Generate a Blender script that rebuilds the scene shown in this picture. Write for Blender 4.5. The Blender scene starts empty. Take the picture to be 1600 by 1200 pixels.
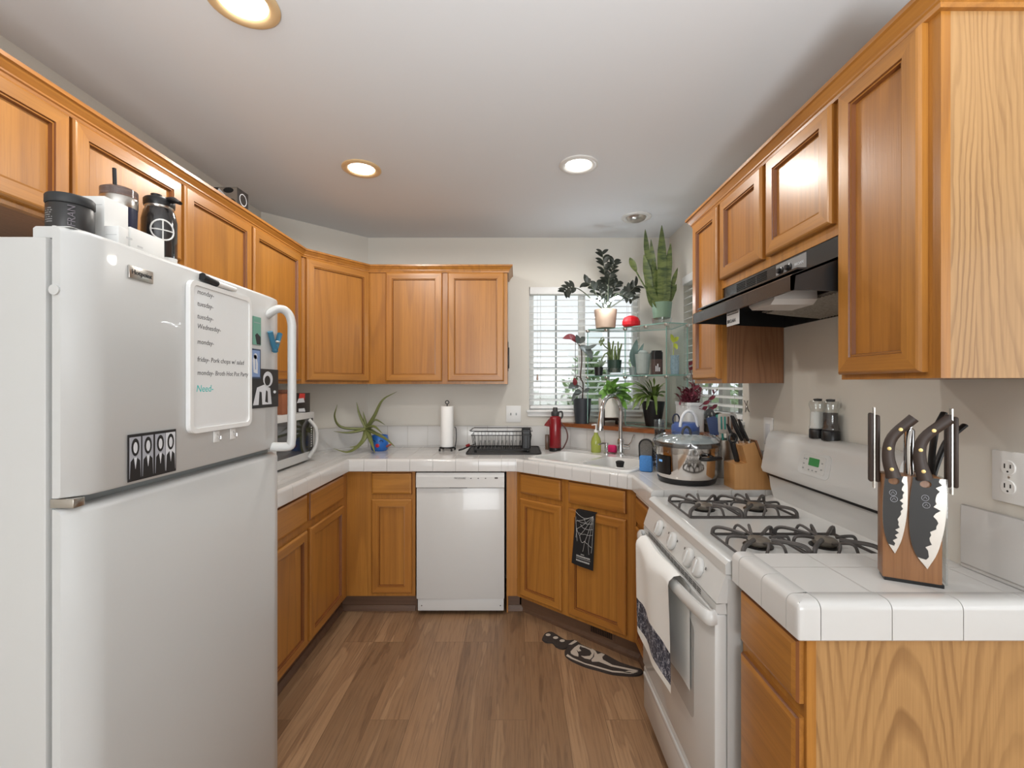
import bpy, bmesh, math, random
from mathutils import Vector, Matrix
from mathutils.geometry import tessellate_polygon

random.seed(7)
PI = math.pi
S = bpy.context.scene
COL = S.collection

# ------------------------------------------------------------------ camera, world, light, exposure
EYE = 1.43                                   # camera height
FPX = 715.0                                  # focal length in pixels of the 1600 px wide frame
cam_data = bpy.data.cameras.new('camera')
cam = bpy.data.objects.new('camera', cam_data)
COL.objects.link(cam)
cam.location = (0, 0, EYE)
cam.rotation_euler = (PI / 2, 0, 0)
cam_data.sensor_width = 36
cam_data.lens = FPX / 1600 * 36
cam_data.shift_x = -7 / 1600
cam_data.shift_y = 2 / 1600
cam_data.clip_start = 0.02
S.camera = cam

S.view_settings.view_transform = 'Standard'
S.view_settings.look = 'None'
S.view_settings.gamma = 1
S.view_settings.use_curve_mapping = False
S.view_settings.exposure = 0.32

world = bpy.data.worlds.new('world')
S.world = world
world.use_nodes = True
wn = world.node_tree
bg = wn.nodes['Background']
bg.inputs[0].default_value = (0.93, 0.97, 1.0, 1)
bg.inputs[1].default_value = 0.9
S.cycles.transparent_max_bounces = 48


def area(name, loc, rot, sx, sy, power, color=(1, 1, 1)):
    l = bpy.data.lights.new(name, 'AREA')
    l.shape = 'RECTANGLE'
    l.size, l.size_y = sx, sy
    l.energy = power
    l.color = color
    o = bpy.data.objects.new(name, l)
    o.location, o.rotation_euler = loc, rot
    COL.objects.link(o)
    return o


# added fill lights, as daylight at unseen openings behind the camera (the kitchen windows get theirs from the sky)
area('rear_daylight_fill', (0.7, -6.05, 1.35), (PI / 2 + 0.15, 0, 0), 3.6, 2.1, 150, (0.95, 0.98, 1.0))
area('side_daylight_fill', (3.25, -1.4, 1.45), (PI / 2, 0, PI / 2), 2.2, 1.9, 17, (0.95, 0.98, 1.0))
# added unseen spot behind the camera, aimed up to brighten the ceiling
ul = bpy.data.lights.new('ceiling_fill', 'SPOT')
ul.energy, ul.spot_size, ul.spot_blend, ul.shadow_soft_size = 410, math.radians(96), 1.0, 0.25
ul.color = (0.95, 0.98, 1.0)
ulo = bpy.data.objects.new('ceiling_fill', ul)
ulo.location = (0.15, -1.3, 0.85)
ulo.rotation_euler = Vector((0, -0.55, -1)).to_track_quat('Z', 'Y').to_euler()
COL.objects.link(ulo)


# ------------------------------------------------------------------ materials
def lin(c):
    return c / 12.92 if c <= 0.04045 else ((c + 0.055) / 1.055) ** 2.4


def rgb(r, g, b):
    return (lin(r / 255), lin(g / 255), lin(b / 255), 1)


class NT:
    def __init__(self, name):
        self.m = bpy.data.materials.new(name)
        self.m.use_nodes = True
        self.t = self.m.node_tree
        self.p = self.t.nodes['Principled BSDF']

    def n(self, kind, **kw):
        nd = self.t.nodes.new(kind)
        for k, v in kw.items():
            if k in ('op',):
                nd.operation = v
            else:
                setattr(nd, k, v)
        return nd

    def l(self, a, b):
        self.t.links.new(a, b)

    def math(self, op, a, b=None, c=None):
        nd = self.n('ShaderNodeMath', op=op)
        for i, v in enumerate((a, b, c)):
            if v is None:
                continue
            if isinstance(v, (int, float)):
                nd.inputs[i].default_value = v
            else:
                self.l(v, nd.inputs[i])
        return nd.outputs[0]

    def mix(self, fac, a, b):
        nd = self.n('ShaderNodeMix', data_type='RGBA')
        for i, v in ((0, fac), (6, a), (7, b)):
            if isinstance(v, (int, float)):
                nd.inputs[i].default_value = v
            elif isinstance(v, tuple):
                nd.inputs[i].default_value = v
            else:
                self.l(v, nd.inputs[i])
        return nd.outputs[2]

    def noise(self, vec, scale, detail=2, rough=0.5, dist=0.0):
        nd = self.n('ShaderNodeTexNoise')
        nd.inputs['Scale'].default_value = scale
        nd.inputs['Detail'].default_value = detail
        nd.inputs['Roughness'].default_value = rough
        nd.inputs['Distortion'].default_value = dist
        if vec is not None:
            self.l(vec, nd.inputs['Vector'])
        return nd.outputs['Fac']

    def ramp(self, fac, stops):
        nd = self.n('ShaderNodeValToRGB')
        e = nd.color_ramp.elements
        while len(e) < len(stops):
            e.new(0.5)
        for el, (p, c) in zip(e, stops):
            el.position = p
            el.color = c if isinstance(c, tuple) else (c, c, c, 1)
        self.l(fac, nd.inputs[0])
        return nd.outputs[0]

    def obj_coords(self, scale, rnd=0.0):
        tc = self.n('ShaderNodeTexCoord')
        src = tc.outputs['Object']
        if rnd:
            oi = self.n('ShaderNodeObjectInfo')
            k = self.math('MULTIPLY', oi.outputs['Random'], rnd)
            va = self.n('ShaderNodeVectorMath', op='ADD')
            self.l(src, va.inputs[0])
            self.l(k, va.inputs[1])
            src = va.outputs[0]
        mp = self.n('ShaderNodeMapping')
        mp.inputs['Scale'].default_value = scale
        self.l(src, mp.inputs[0])
        return mp.outputs[0]

    def bump(self, h, strength, dist=0.01):
        b = self.n('ShaderNodeBump')
        b.inputs['Strength'].default_value = strength
        b.inputs['Distance'].default_value = dist
        self.l(h, b.inputs['Height'])
        self.l(b.outputs[0], self.p.inputs['Normal'])


MATS = {}


def mat(name, color, rough=0.5, metal=0.0, spec=0.5, emit=None, es=0.0, coat=0.0, vary=0.0, vscale=40, bump=0.0, trans=0.0, ior=1.45):
    if name in MATS:
        return MATS[name]
    n = NT(name)
    p = n.p
    p.inputs['Base Color'].default_value = color
    p.inputs['Roughness'].default_value = rough
    p.inputs['Metallic'].default_value = metal
    p.inputs['Specular IOR Level'].default_value = spec
    p.inputs['Coat Weight'].default_value = coat
    p.inputs['Transmission Weight'].default_value = trans
    p.inputs['IOR'].default_value = ior
    if emit:
        p.inputs['Emission Color'].default_value = emit
        p.inputs['Emission Strength'].default_value = es
    if vary or bump:
        v = n.obj_coords((1, 1, 1), 5.0)
        f = n.noise(v, vscale, 3)
        if vary:
            dark = tuple(c * (1 - vary) for c in color[:3]) + (1,)
            light = tuple(min(1, c * (1 + vary)) for c in color[:3]) + (1,)
            n.l(n.mix(f, dark, light), p.inputs['Base Color'])
        if bump:
            n.bump(f, bump, 0.004)
    MATS[name] = n.m
    return n.m


def oak(name, axis, light, mid, dark, rough=0.33, contrast=1.0, ring=7.0, figure=0.3, stretch=0.07):
    """Oak: growth rings are level lines of a noise stretched along the grain axis, plus streaks and fine pores."""
    n = NT(name)
    sc = [1, 1, 1]
    sc[axis] = stretch
    v = n.obj_coords(tuple(sc), 13.0)
    big = n.noise(v, 5.5, 1.2, 0.4)
    r = n.math('FRACT', n.math('MULTIPLY', big, ring))
    rings = n.ramp(r, [(0.0, 0.0), (0.55, 0.12), (0.84, 1.0), (0.93, 0.7), (1.0, 0.0)])
    sm = [1, 1, 1]
    sm[axis] = 0.012
    vm = n.obj_coords(tuple(sm), 13.0)
    streak = n.ramp(n.noise(vm, 75, 3, 0.6), [(0.35, 0.0), (0.7, 1.0)])
    sp = [1, 1, 1]
    sp[axis] = 0.03
    vp = n.obj_coords(tuple(sp), 13.0)
    pr = n.ramp(n.noise(vp, 260, 2, 0.6), [(0.5, 0.0), (0.72, 1.0)])
    base = n.mix(n.noise(v, 2.2, 1), mid, light)
    c1 = n.mix(n.math('MULTIPLY', rings, figure * contrast), base, dark)
    c2 = n.mix(n.math('MULTIPLY', streak, 0.26 * contrast), c1, dark)
    c3 = n.mix(n.math('MULTIPLY', pr, 0.22 * contrast), c2, dark)
    n.l(c3, n.p.inputs['Base Color'])
    n.p.inputs['Roughness'].default_value = rough
    n.p.inputs['Coat Weight'].default_value = 0.12
    n.p.inputs['Coat Roughness'].default_value = 0.2
    n.bump(pr, 0.05, 0.002)
    MATS[name] = n.m
    return n.m


def flatsawn(name, across, light, dark, freq, width, slope, contrast, rough=0.42, top=2.35):
    """Flat-sawn veneer: rings of a log cut at a slant, so V figures run up the middle of each board."""
    n = NT(name)
    v = n.obj_coords((1, 1, 1), 3.0)
    sx = n.n('ShaderNodeSeparateXYZ')
    n.l(v, sx.inputs[0])
    sc = [1, 1, 1]
    sc[2] = 0.16
    wob = n.noise(n.obj_coords(tuple(sc), 3.0), 9, 2, 0.5)
    wob2 = n.noise(n.obj_coords((1, 1, 0.3), 3.0), 60, 2, 0.5)
    q = n.math('ADD', n.math('ADD', sx.outputs[across], n.math('MULTIPLY', wob, 0.10)), n.math('MULTIPLY', wob2, 0.007))
    xl = n.math('SUBTRACT', n.math('MULTIPLY', n.math('FRACT', n.math('DIVIDE', q, width)), width), width / 2)
    dep = n.math('ADD', n.math('MULTIPLY', n.math('SUBTRACT', top, sx.outputs[2]), slope), n.math('MULTIPLY', wob, 0.012))
    r = n.math('SQRT', n.math('ADD', n.math('MULTIPLY', xl, xl), n.math('MULTIPLY', dep, dep)))
    ring = n.ramp(n.math('FRACT', n.math('MULTIPLY', r, freq)), [(0.0, 0.15), (0.5, 0.0), (0.75, 0.85), (0.9, 1.0), (1.0, 0.15)])
    sm = [1, 1, 1]
    sm[2] = 0.02
    fine = n.ramp(n.noise(n.obj_coords(tuple(sm), 3.0), 190, 3, 0.6), [(0.42, 0.0), (0.72, 1.0)])
    amp = n.ramp(n.noise(n.obj_coords(tuple(sc), 3.0), 14, 2, 0.5), [(0.35, 0.35), (0.65, 1.0)])
    c = n.mix(n.math('MULTIPLY', n.math('MULTIPLY', ring, contrast), amp), light, dark)
    c = n.mix(n.math('MULTIPLY', fine, 0.28), c, dark)
    n.l(c, n.p.inputs['Base Color'])
    n.p.inputs['Roughness'].default_value = rough
    n.p.inputs['Coat Weight'].default_value = 0.1
    MATS[name] = n.m
    return n.m


OL, OM, OD = rgb(186, 131, 58), rgb(167, 107, 44), rgb(112, 66, 28)
OAK = [oak('oak_grain_x', 0, OL, OM, OD), oak('oak_grain_y', 1, OL, OM, OD), oak('oak_grain_z', 2, OL, OM, OD)]
PANEL_OAK = flatsawn('oak_end_panel', 1, rgb(180, 140, 92), rgb(120, 82, 44), 74.0, 0.25, 0.10, 0.62)
PANEL_OAK_LOW = flatsawn('oak_lower_end_panel', 1, rgb(178, 136, 86), rgb(116, 78, 41), 74.0, 0.25, 0.10, 0.66, top=1.08)
SIDE_OAK = flatsawn('oak_cabinet_side', 1, rgb(150, 106, 74), rgb(100, 64, 42), 80.0, 0.3, 0.04, 0.5)
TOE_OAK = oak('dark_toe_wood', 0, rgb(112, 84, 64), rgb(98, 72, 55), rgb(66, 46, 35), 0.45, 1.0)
LEDGE_OAK = oak('stained_ledge_wood', 0, rgb(160, 96, 52), rgb(140, 80, 42), rgb(96, 52, 26), 0.35)
BLOCK_WOOD = oak('acacia_block_wood', 2, rgb(160, 114, 76), rgb(132, 90, 56), rgb(86, 54, 32), 0.4, 1.1, 5, 0.5)
KNIFE_WOOD = oak('beech_block_wood', 2, rgb(204, 156, 100), rgb(188, 136, 82), rgb(140, 92, 48), 0.4, 0.8, 5)

WALL = mat('wall_paint', rgb(214, 210, 201), 0.75, vary=0.015, vscale=3, bump=0.0)
CEIL = mat('ceiling_paint', rgb(222, 225, 228), 0.85)
WHITE = mat('white_enamel', rgb(207, 207, 205), 0.22, coat=0.3)
FRIDGE_W = mat('fridge_white', rgb(199, 200, 199), 0.33, coat=0.15)
FRIDGE_SIDE = mat('fridge_side_white', rgb(194, 194, 192), 0.42)
GASKET = mat('grey_gasket', rgb(150, 154, 154), 0.6)
TRIMW = mat('trim_white', rgb(232, 232, 230), 0.4)
VINYL = mat('blind_white', rgb(236, 237, 236), 0.45)
BLACK = mat('black_plastic', rgb(26, 26, 27), 0.35)
DKGREY = mat('dark_grey', rgb(58, 58, 58), 0.45)
BLACKMETAL = mat('black_metal', rgb(34, 33, 33), 0.3, metal=0.4)
IRON = mat('grey_iron', rgb(86, 82, 80), 0.5, metal=0.3, vary=0.15)
STEEL = mat('brushed_steel', rgb(196, 192, 186), 0.28, metal=1.0)
CHROME = mat('chrome', rgb(214, 214, 214), 0.08, metal=1.0)
POLISH = mat('polished_steel', rgb(226, 222, 218), 0.1, metal=1.0)
PAPER = mat('paper_white', rgb(238, 238, 236), 0.8)
RUBBER = mat('rubber_mat', rgb(48, 46, 46), 0.6)
RED = mat('red_enamel', rgb(128, 22, 30), 0.3, coat=0.3)
LIT = mat('lamp_lens', (1, 1, 1, 1), 0.4, emit=(1, 0.93, 0.82, 1), es=14)
SOIL = mat('potting_soil', rgb(54, 40, 32), 0.95, vary=0.3)
SINKW = mat('sink_white', rgb(222, 222, 220), 0.15, coat=0.4)


def glass(name, tint, fac=0.12, rough=0.02):
    """Thin pane: mostly clear, part mirror."""
    n = NT(name)
    tr = n.n('ShaderNodeBsdfTransparent')
    tr.inputs[0].default_value = tint
    gl = n.n('ShaderNodeBsdfGlossy')
    gl.inputs['Roughness'].default_value = rough
    lw = n.n('ShaderNodeLayerWeight')
    lw.inputs[0].default_value = 0.5
    f = n.math('ADD', n.math('MULTIPLY', n.math('POWER', lw.outputs['Facing'], 4.0), 0.45), 0.02 + fac * 0.3)
    mx = n.n('ShaderNodeMixShader')
    n.l(f, mx.inputs[0])
    n.l(tr.outputs[0], mx.inputs[1])
    n.l(gl.outputs[0], mx.inputs[2])
    n.l(mx.outputs[0], n.t.nodes['Material Output'].inputs[0])
    MATS[name] = n.m
    return n.m


PANE = glass('window_pane', (0.98, 0.99, 0.99, 1), 0.05)
GLASS = glass('shelf_glass', (0.955, 0.985, 0.98, 1), 0.04)
GLASS_EDGE = mat('glass_edge_green', rgb(120, 160, 150), 0.2)
CLEAR = glass('clear_glass', (0.92, 0.94, 0.94, 1), 0.25)
WRAP = glass('plastic_film', (0.86, 0.86, 0.86, 1), 0.5, 0.12)


def tile_mat(name, ox, oy, size=0.1475, axes='xy'):
    n = NT(name)
    g = n.n('ShaderNodeNewGeometry')
    sx = n.n('ShaderNodeSeparateXYZ')
    n.l(g.outputs['Position'], sx.inputs[0])
    idx = {'x': 0, 'y': 1, 'z': 2}
    lines = []
    for a, off in zip(axes, (ox, oy)):
        if a == 'd':
            c = n.math('MULTIPLY', n.math('SUBTRACT', sx.outputs[0], sx.outputs[1]), 0.7071)
        else:
            c = sx.outputs[idx[a]]
        f = n.math('FRACT', n.math('DIVIDE', n.math('SUBTRACT', c, off), size))
        lines.append(n.math('ABSOLUTE', n.math('SUBTRACT', f, 0.5)))
    m = n.math('MAXIMUM', lines[0], lines[1])
    gr = n.ramp(m, [(0.484, 0.0), (0.494, 1.0)])
    v = n.noise(g.outputs['Position'], 2.5, 2)
    face = n.mix(v, rgb(203, 201, 198), rgb(213, 212, 210))
    n.l(n.mix(gr, face, rgb(176, 172, 168)), n.p.inputs['Base Color'])
    n.l(n.ramp(gr, [(0, 0.13), (1, 0.7)]), n.p.inputs['Roughness'])
    inv = n.math('SUBTRACT', 1.0, gr)
    n.bump(inv, 0.5, 0.0015)
    MATS[name] = n.m
    return n.m


TILE_TOP = tile_mat('tile_worktop', -1.031 + 0.05, 2.82 + 0.05)
TILE_NEAR = tile_mat('tile_near_worktop', 0.585 + 0.05, 0.95 + 0.05)
TILE_XZ = tile_mat('tile_splash_back', -1.10, 1.131 - 0.1475 * 2, axes='xz')
TILE_YZ = tile_mat('tile_splash_side', 1.156, 1.131 - 0.1475 * 2, axes='yz')
TILE_DZ = tile_mat('tile_splash_diagonal', 0, 1.131 - 0.1475 * 2, axes='dz')
TILE_EDGE = mat('tile_edge', rgb(208, 207, 205), 0.13, coat=0.2)
GROUT = mat('grout', rgb(176, 172, 168), 0.8)


def floor_mat():
    n = NT('floor_planks')
    g = n.n('ShaderNodeNewGeometry')
    mp = n.n('ShaderNodeMapping')
    mp.inputs['Rotation'].default_value = (0, 0, -PI / 2)
    mp.inputs['Location'].default_value = (0.35, 0.045, 0)
    n.l(g.outputs['Position'], mp.inputs[0])
    br = n.n('ShaderNodeTexBrick')
    br.offset = 0.41
    br.offset_frequency = 3
    br.inputs['Scale'].default_value = 1
    br.inputs['Mortar Size'].default_value = 0.0012
    br.inputs['Mortar Smooth'].default_value = 0.3
    br.inputs['Brick Width'].default_value = 1.45
    br.inputs['Row Height'].default_value = 0.168
    br.inputs['Color1'].default_value = (0, 0, 0, 1)
    br.inputs['Color2'].default_value = (1, 1, 1, 1)
    br.inputs['Mortar'].default_value = (0.5, 0.5, 0.5, 1)
    n.l(mp.outputs[0], br.inputs['Vector'])
    # shift the grain per plank
    va = n.n('ShaderNodeVectorMath', op='SCALE')
    n.l(br.outputs['Color'], va.inputs[0])
    va.inputs['Scale'].default_value = 7.0
    vb = n.n('ShaderNodeVectorMath', op='ADD')
    n.l(g.outputs['Position'], vb.inputs[0])
    n.l(va.outputs[0], vb.inputs[1])
    m1 = n.n('ShaderNodeMapping')
    m1.inputs['Scale'].default_value = (1, 0.12, 1)
    n.l(vb.outputs[0], m1.inputs[0])
    big = n.noise(m1.outputs[0], 9, 3, 0.55, 0.6)
    m2 = n.n('ShaderNodeMapping')
    m2.inputs['Scale'].default_value = (1, 0.04, 1)
    n.l(vb.outputs[0], m2.inputs[0])
    fine = n.noise(m2.outputs[0], 120, 3, 0.6)
    ring = n.ramp(n.math('FRACT', n.math('MULTIPLY', big, 5)), [(0, 0.1), (0.7, 0.5), (0.9, 1.0), (1, 0.2)])
    c = n.ramp(big, [(0.25, rgb(136, 104, 76)), (0.5, rgb(158, 124, 92)), (0.75, rgb(176, 142, 108))])
    c = n.mix(n.math('MULTIPLY', ring, 0.42), c, rgb(98, 72, 55))
    c = n.mix(n.math('MULTIPLY', n.ramp(fine, [(0.45, 0.0), (0.75, 1.0)]), 0.45), c, rgb(84, 60, 46))
    tone = n.math('MULTIPLY', n.math('SUBTRACT', br.outputs['Color'], 0.5), 0.35)
    hv = n.n('ShaderNodeHueSaturation')
    n.l(c, hv.inputs['Color'])
    n.l(n.math('ADD', tone, 1.0), hv.inputs['Value'])
    c = n.mix(n.math('MULTIPLY', br.outputs['Fac'], 0.55), hv.outputs[0], rgb(60, 42, 32))
    n.l(c, n.p.inputs['Base Color'])
    n.p.inputs['Roughness'].default_value = 0.42
    n.bump(fine, 0.08, 0.002)
    return n.m


FLOOR = floor_mat()


# ------------------------------------------------------------------ mesh building
class MB:
    """Collects shapes into one mesh, with a material slot per shape."""

    def __init__(self):
        self.v, self.f, self.mi, self.sm = [], [], [], []

    def add(self, verts, faces, mi=0, smooth=False):
        b = len(self.v)
        self.v += [Vector(p) for p in verts]
        for f in faces:
            self.f.append(tuple(b + i for i in f))
            self.mi.append(mi)
            self.sm.append(smooth)
        return self

    def box(self, x0, x1, y0, y1, z0, z1, mi=0, bev=0.0, M=None, seg=2):
        bm = bmesh.new()
        bmesh.ops.create_cube(bm, size=1)
        for v in bm.verts:
            v.co = Vector(((x0 + x1) / 2 + v.co.x * (x1 - x0), (y0 + y1) / 2 + v.co.y * (y1 - y0), (z0 + z1) / 2 + v.co.z * (z1 - z0)))
        if bev > 0:
            bmesh.ops.bevel(bm, geom=list(bm.edges), offset=bev, segments=seg, profile=0.5, affect='EDGES')
        if M is not None:
            bm.transform(M)
        bm.verts.index_update()
        self.add([v.co.copy() for v in bm.verts], [[v.index for v in f.verts] for f in bm.faces], mi, bev > 0)
        bm.free()
        return self

    def slab(self, outer, holes, fn, w0, w1, mi=0, side=None, smooth=False):
        """Flat polygon with holes, from w0 to w1; fn(u, v, w) gives the point."""
        loops = [list(outer)] + [list(h) for h in holes]
        flat = [p for lp in loops for p in lp]
        tris = tessellate_polygon([[Vector((p[0], p[1], 0)) for p in lp] for lp in loops])
        n = len(flat)
        vs = [fn(p[0], p[1], w0) for p in flat] + [fn(p[0], p[1], w1) for p in flat]
        fs = [tuple(t) for t in tris] + [tuple(n + i for i in reversed(t)) for t in tris]
        self.add(vs, fs, mi)
        b = 0
        side_f = []
        for lp in loops:
            m = len(lp)
            for i in range(m):
                j = (i + 1) % m
                side_f.append((b + i, b + j, n + b + j, n + b + i))
            b += m
        self.add(vs, side_f, mi if side is None else side, smooth)
        return self

    def prism(self, poly, z0, z1, mi=0):
        return self.slab(poly, [], lambda u, v, w: (u, v, w), z0, z1, mi)

    def lathe(self, prof, c=(0, 0, 0), seg=28, mi=0, cap=True, sx=1.0, sy=1.0, M=None, smooth=True):
        vs, fs = [], []
        for r, z in prof:
            for k in range(seg):
                a = 2 * PI * k / seg
                vs.append(Vector((c[0] + r * sx * math.cos(a), c[1] + r * sy * math.sin(a), c[2] + z)))
        for i in range(len(prof) - 1):
            for k in range(seg):
                k2 = (k + 1) % seg
                fs.append((i * seg + k, i * seg + k2, (i + 1) * seg + k2, (i + 1) * seg + k))
        if M is not None:
            vs = [M @ v for v in vs]
        self.add(vs, fs, mi, smooth)
        if cap:
            caps = []
            if prof[0][0] > 1e-5:
                caps.append(tuple(reversed(range(seg))))
            if prof[-1][0] > 1e-5:
                caps.append(tuple(range((len(prof) - 1) * seg, len(prof) * seg)))
            self.add(vs, caps, mi)
        return self

    def tube(self, pts, r, mi=0, seg=8, closed=False, flat=1.0, cap=True):
        """Round bar along pts; r a number or a list."""
        pts = [Vector(p) for p in pts]
        n = len(pts)
        rs = r if isinstance(r, (list, tuple)) else [r] * n
        t0 = (pts[1] - pts[0]).normalized()
        up = Vector((0, 0, 1)) if abs(t0.z) < 0.9 else Vector((1, 0, 0))
        nrm = (up - t0 * up.dot(t0)).normalized()
        vs, fs = [], []
        for i in range(n):
            a = pts[(i - 1) % n] if (i > 0 or closed) else pts[0]
            b = pts[(i + 1) % n] if (i < n - 1 or closed) else pts[-1]
            t = (b - a).normalized() if (b - a).length > 1e-9 else t0
            nrm = (nrm - t * nrm.dot(t))
            nrm = nrm.normalized() if nrm.length > 1e-6 else t.orthogonal().normalized()
            bn = t.cross(nrm)
            for k in range(seg):
                an = 2 * PI * k / seg
                vs.append(pts[i] + (nrm * math.cos(an) * flat + bn * math.sin(an)) * rs[i])
        last = n if closed else n - 1
        for i in range(last):
            j = (i + 1) % n
            for k in range(seg):
                k2 = (k + 1) % seg
                fs.append((i * seg + k, i * seg + k2, j * seg + k2, j * seg + k))
        if not closed and cap:
            fs.append(tuple(reversed(range(seg))))
            fs.append(tuple(range((n - 1) * seg, n * seg)))
        return self.add(vs, fs, mi, True)

    def sweep(self, path, prof, mi=0, closed=False):
        """Profile (out, z) along a plan path, mitred; 'out' is to the right of the direction of travel."""
        P = [Vector((p[0], p[1])) for p in path]
        n = len(P)
        rings = []
        for i in range(n):
            d0 = (P[i] - P[i - 1]).normalized() if (i > 0 or closed) else None
            d1 = (P[(i + 1) % n] - P[i]).normalized() if (i < n - 1 or closed) else None
            d0 = d0 or d1
            d1 = d1 or d0
            n0, n1 = Vector((d0.y, -d0.x)), Vector((d1.y, -d1.x))
            m = (n0 + n1).normalized()
            m = m / max(0.2, m.dot(n0))
            rings.append([(P[i].x + m.x * o, P[i].y + m.y * o, z) for o, z in prof])
        k = len(prof)
        vs = [p for rg in rings for p in rg]
        fs = []
        for i in range(n if closed else n - 1):
            j = (i + 1) % n
            for q in range(k):
                q2 = (q + 1) % k
                fs.append((i * k + q, i * k + q2, j * k + q2, j * k + q))
        if not closed:
            fs.append(tuple(reversed(range(k))))
            fs.append(tuple(range((n - 1) * k, n * k)))
        return self.add(vs, fs, mi)

    def rect_rings(self, x0, x1, z0, z1, prof, mi_v=0, mi_h=0, fill=None, dark=None, dark_mi=0):
        """Mitred frame in the xz plane: prof = [(inset, y)...]; fill = slot closing the last ring."""
        vs, fs_v, fs_h, fs_d = [], [], [], []
        for d, y in prof:
            vs += [(x0 + d, y, z0 + d), (x1 - d, y, z0 + d), (x1 - d, y, z1 - d), (x0 + d, y, z1 - d)]
        for i in range(len(prof) - 1):
            a, b = i * 4, i * 4 + 4
            for k in range(4):
                k2 = (k + 1) % 4
                (fs_d if dark and i in dark else fs_h if k in (0, 2) else fs_v).append((a + k, a + k2, b + k2, b + k))
        self.add(vs, fs_v, mi_v)
        self.add(vs, fs_h, mi_h)
        if fs_d:
            self.add(vs, fs_d, dark_mi)
        if fill is not None:
            b = len(prof) * 4 - 4
            self.add(vs, [(b, b + 1, b + 2, b + 3)], fill)
        return self

    def leaf(self, pts, w, up=(0, 0, 1), mi=0, fold=0.25, shape=None, n=8):
        """A leaf blade along the curve pts, width profile shape(t) * w, folded at the midrib."""
        C = curve(pts, n)
        up = Vector(up)
        vs, fs = [], []
        for i, p in enumerate(C):
            t = i / (len(C) - 1)
            a, b = C[max(0, i - 1)], C[min(len(C) - 1, i + 1)]
            tg = (b - a).normalized()
            s = tg.cross(up)
            s = s.normalized() if s.length > 1e-5 else tg.orthogonal().normalized()
            nm = s.cross(tg)
            k = (shape(t) if shape else math.sin(PI * min(1, 0.08 + t * 0.92)) ** 0.8) * w / 2
            vs += [p - s * k + nm * k * fold, p, p + s * k + nm * k * fold]
        for i in range(len(C) - 1):
            a, b = i * 3, i * 3 + 3
            fs += [(a, a + 1, b + 1, b), (a + 1, a + 2, b + 2, b + 1)]
        return self.add(vs, fs, mi, True)

    def text(self, body, size, org, xa, ya, mi=0, depth=0.0004, align='LEFT'):
        cu = bpy.data.curves.new('lettering', 'FONT')
        cu.body, cu.size, cu.align_x = body, size, align
        cu.resolution_u = 2
        cu.extrude = depth
        o = bpy.data.objects.new('lettering', cu)
        me = bpy.data.meshes.new_from_object(o)
        xa, ya = Vector(xa).normalized(), Vector(ya).normalized()
        za = xa.cross(ya)
        org = Vector(org)
        self.add([org + xa * v.co.x + ya * v.co.y + za * (v.co.z + depth) for v in me.vertices], [tuple(p.vertices) for p in me.polygons], mi)
        bpy.data.objects.remove(o)
        bpy.data.curves.remove(cu)
        bpy.data.meshes.remove(me)
        return self

    def xf(self, M):
        self.v = [M @ p for p in self.v]
        return self

    def build(self, name, mats, parent=None, world=False, auto=40):
        me = bpy.data.meshes.new(name)
        vs = self.v
        if world and parent is not None:
            root = parent
            while root.parent:
                root = root.parent
            Mi = (Matrix.Translation(root.location) @ Matrix.Rotation(root.rotation_euler.z, 4, 'Z')).inverted()
            vs = [Mi @ p for p in vs]
        me.from_pydata([tuple(p) for p in vs], [], self.f)
        for m in (mats if isinstance(mats, (list, tuple)) else [mats]):
            me.materials.append(m)
        me.polygons.foreach_set('material_index', self.mi)
        me.polygons.foreach_set('use_smooth', self.sm)
        bm = bmesh.new()
        bm.from_mesh(me)
        bmesh.ops.remove_doubles(bm, verts=bm.verts, dist=1e-6)
        bmesh.ops.recalc_face_normals(bm, faces=bm.faces)
        bm.to_mesh(me)
        bm.free()
        if any(self.sm):
            me.set_sharp_from_angle(angle=math.radians(auto))
        o = bpy.data.objects.new(name, me)
        COL.objects.link(o)
        if parent is not None:
            o.parent = parent
        return o


def curve(pts, n=8):
    """Catmull-Rom through pts, n steps in all per span."""
    P = [Vector(p) for p in pts]
    if len(P) == 2:
        return [P[0].lerp(P[1], i / n) for i in range(n + 1)]
    Q = [P[0] * 2 - P[1]] + P + [P[-1] * 2 - P[-2]]
    out = []
    for i in range(1, len(Q) - 2):
        a, b, c, d = Q[i - 1:i + 3]
        for k in range(n):
            t = k / n
            out.append(0.5 * ((2 * b) + (c - a) * t + (2 * a - 5 * b + 4 * c - d) * t * t + (3 * b - a - 3 * c + d) * t ** 3))
    out.append(P[-1])
    return out


def rrect(x0, x1, y0, y1, r, n=5):
    out = []
    for cx, cy, a0 in ((x1 - r, y0 + r, -90), (x1 - r, y1 - r, 0), (x0 + r, y1 - r, 90), (x0 + r, y0 + r, 180)):
        for i in range(n + 1):
            a = math.radians(a0 + 90 * i / n)
            out.append((cx + r * math.cos(a), cy + r * math.sin(a)))
    return out


def at(px, py, Y):
    """World point at depth Y seen at pixel (px, py) of the 1600 x 1200 frame."""
    return Vector(((px - 807) * Y / FPX, Y, EYE - (py - 602) * Y / FPX))


def tag(o, label, cat, group=None):
    o['label'] = label
    o['category'] = cat
    if group:
        o['group'] = group
    return o


def thing(name, label, cat, loc=(0, 0, 0), rotz=0.0, group=None):
    o = bpy.data.objects.new(name, None)
    o.empty_display_size = 0.05
    o.location = loc
    o.rotation_euler = (0, 0, rotz)
    COL.objects.link(o)
    return tag(o, label, cat, group)


def solo(mb, name, mats, label, cat, loc=(0, 0, 0), rotz=0.0, group=None):
    """A thing that is one mesh, its origin at its base."""
    o = mb.build(name, mats)
    o.location = loc
    o.rotation_euler = (0, 0, rotz)
    return tag(o, label, cat, group)


def struct(o):
    o['kind'] = 'structure'
    return o


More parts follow.
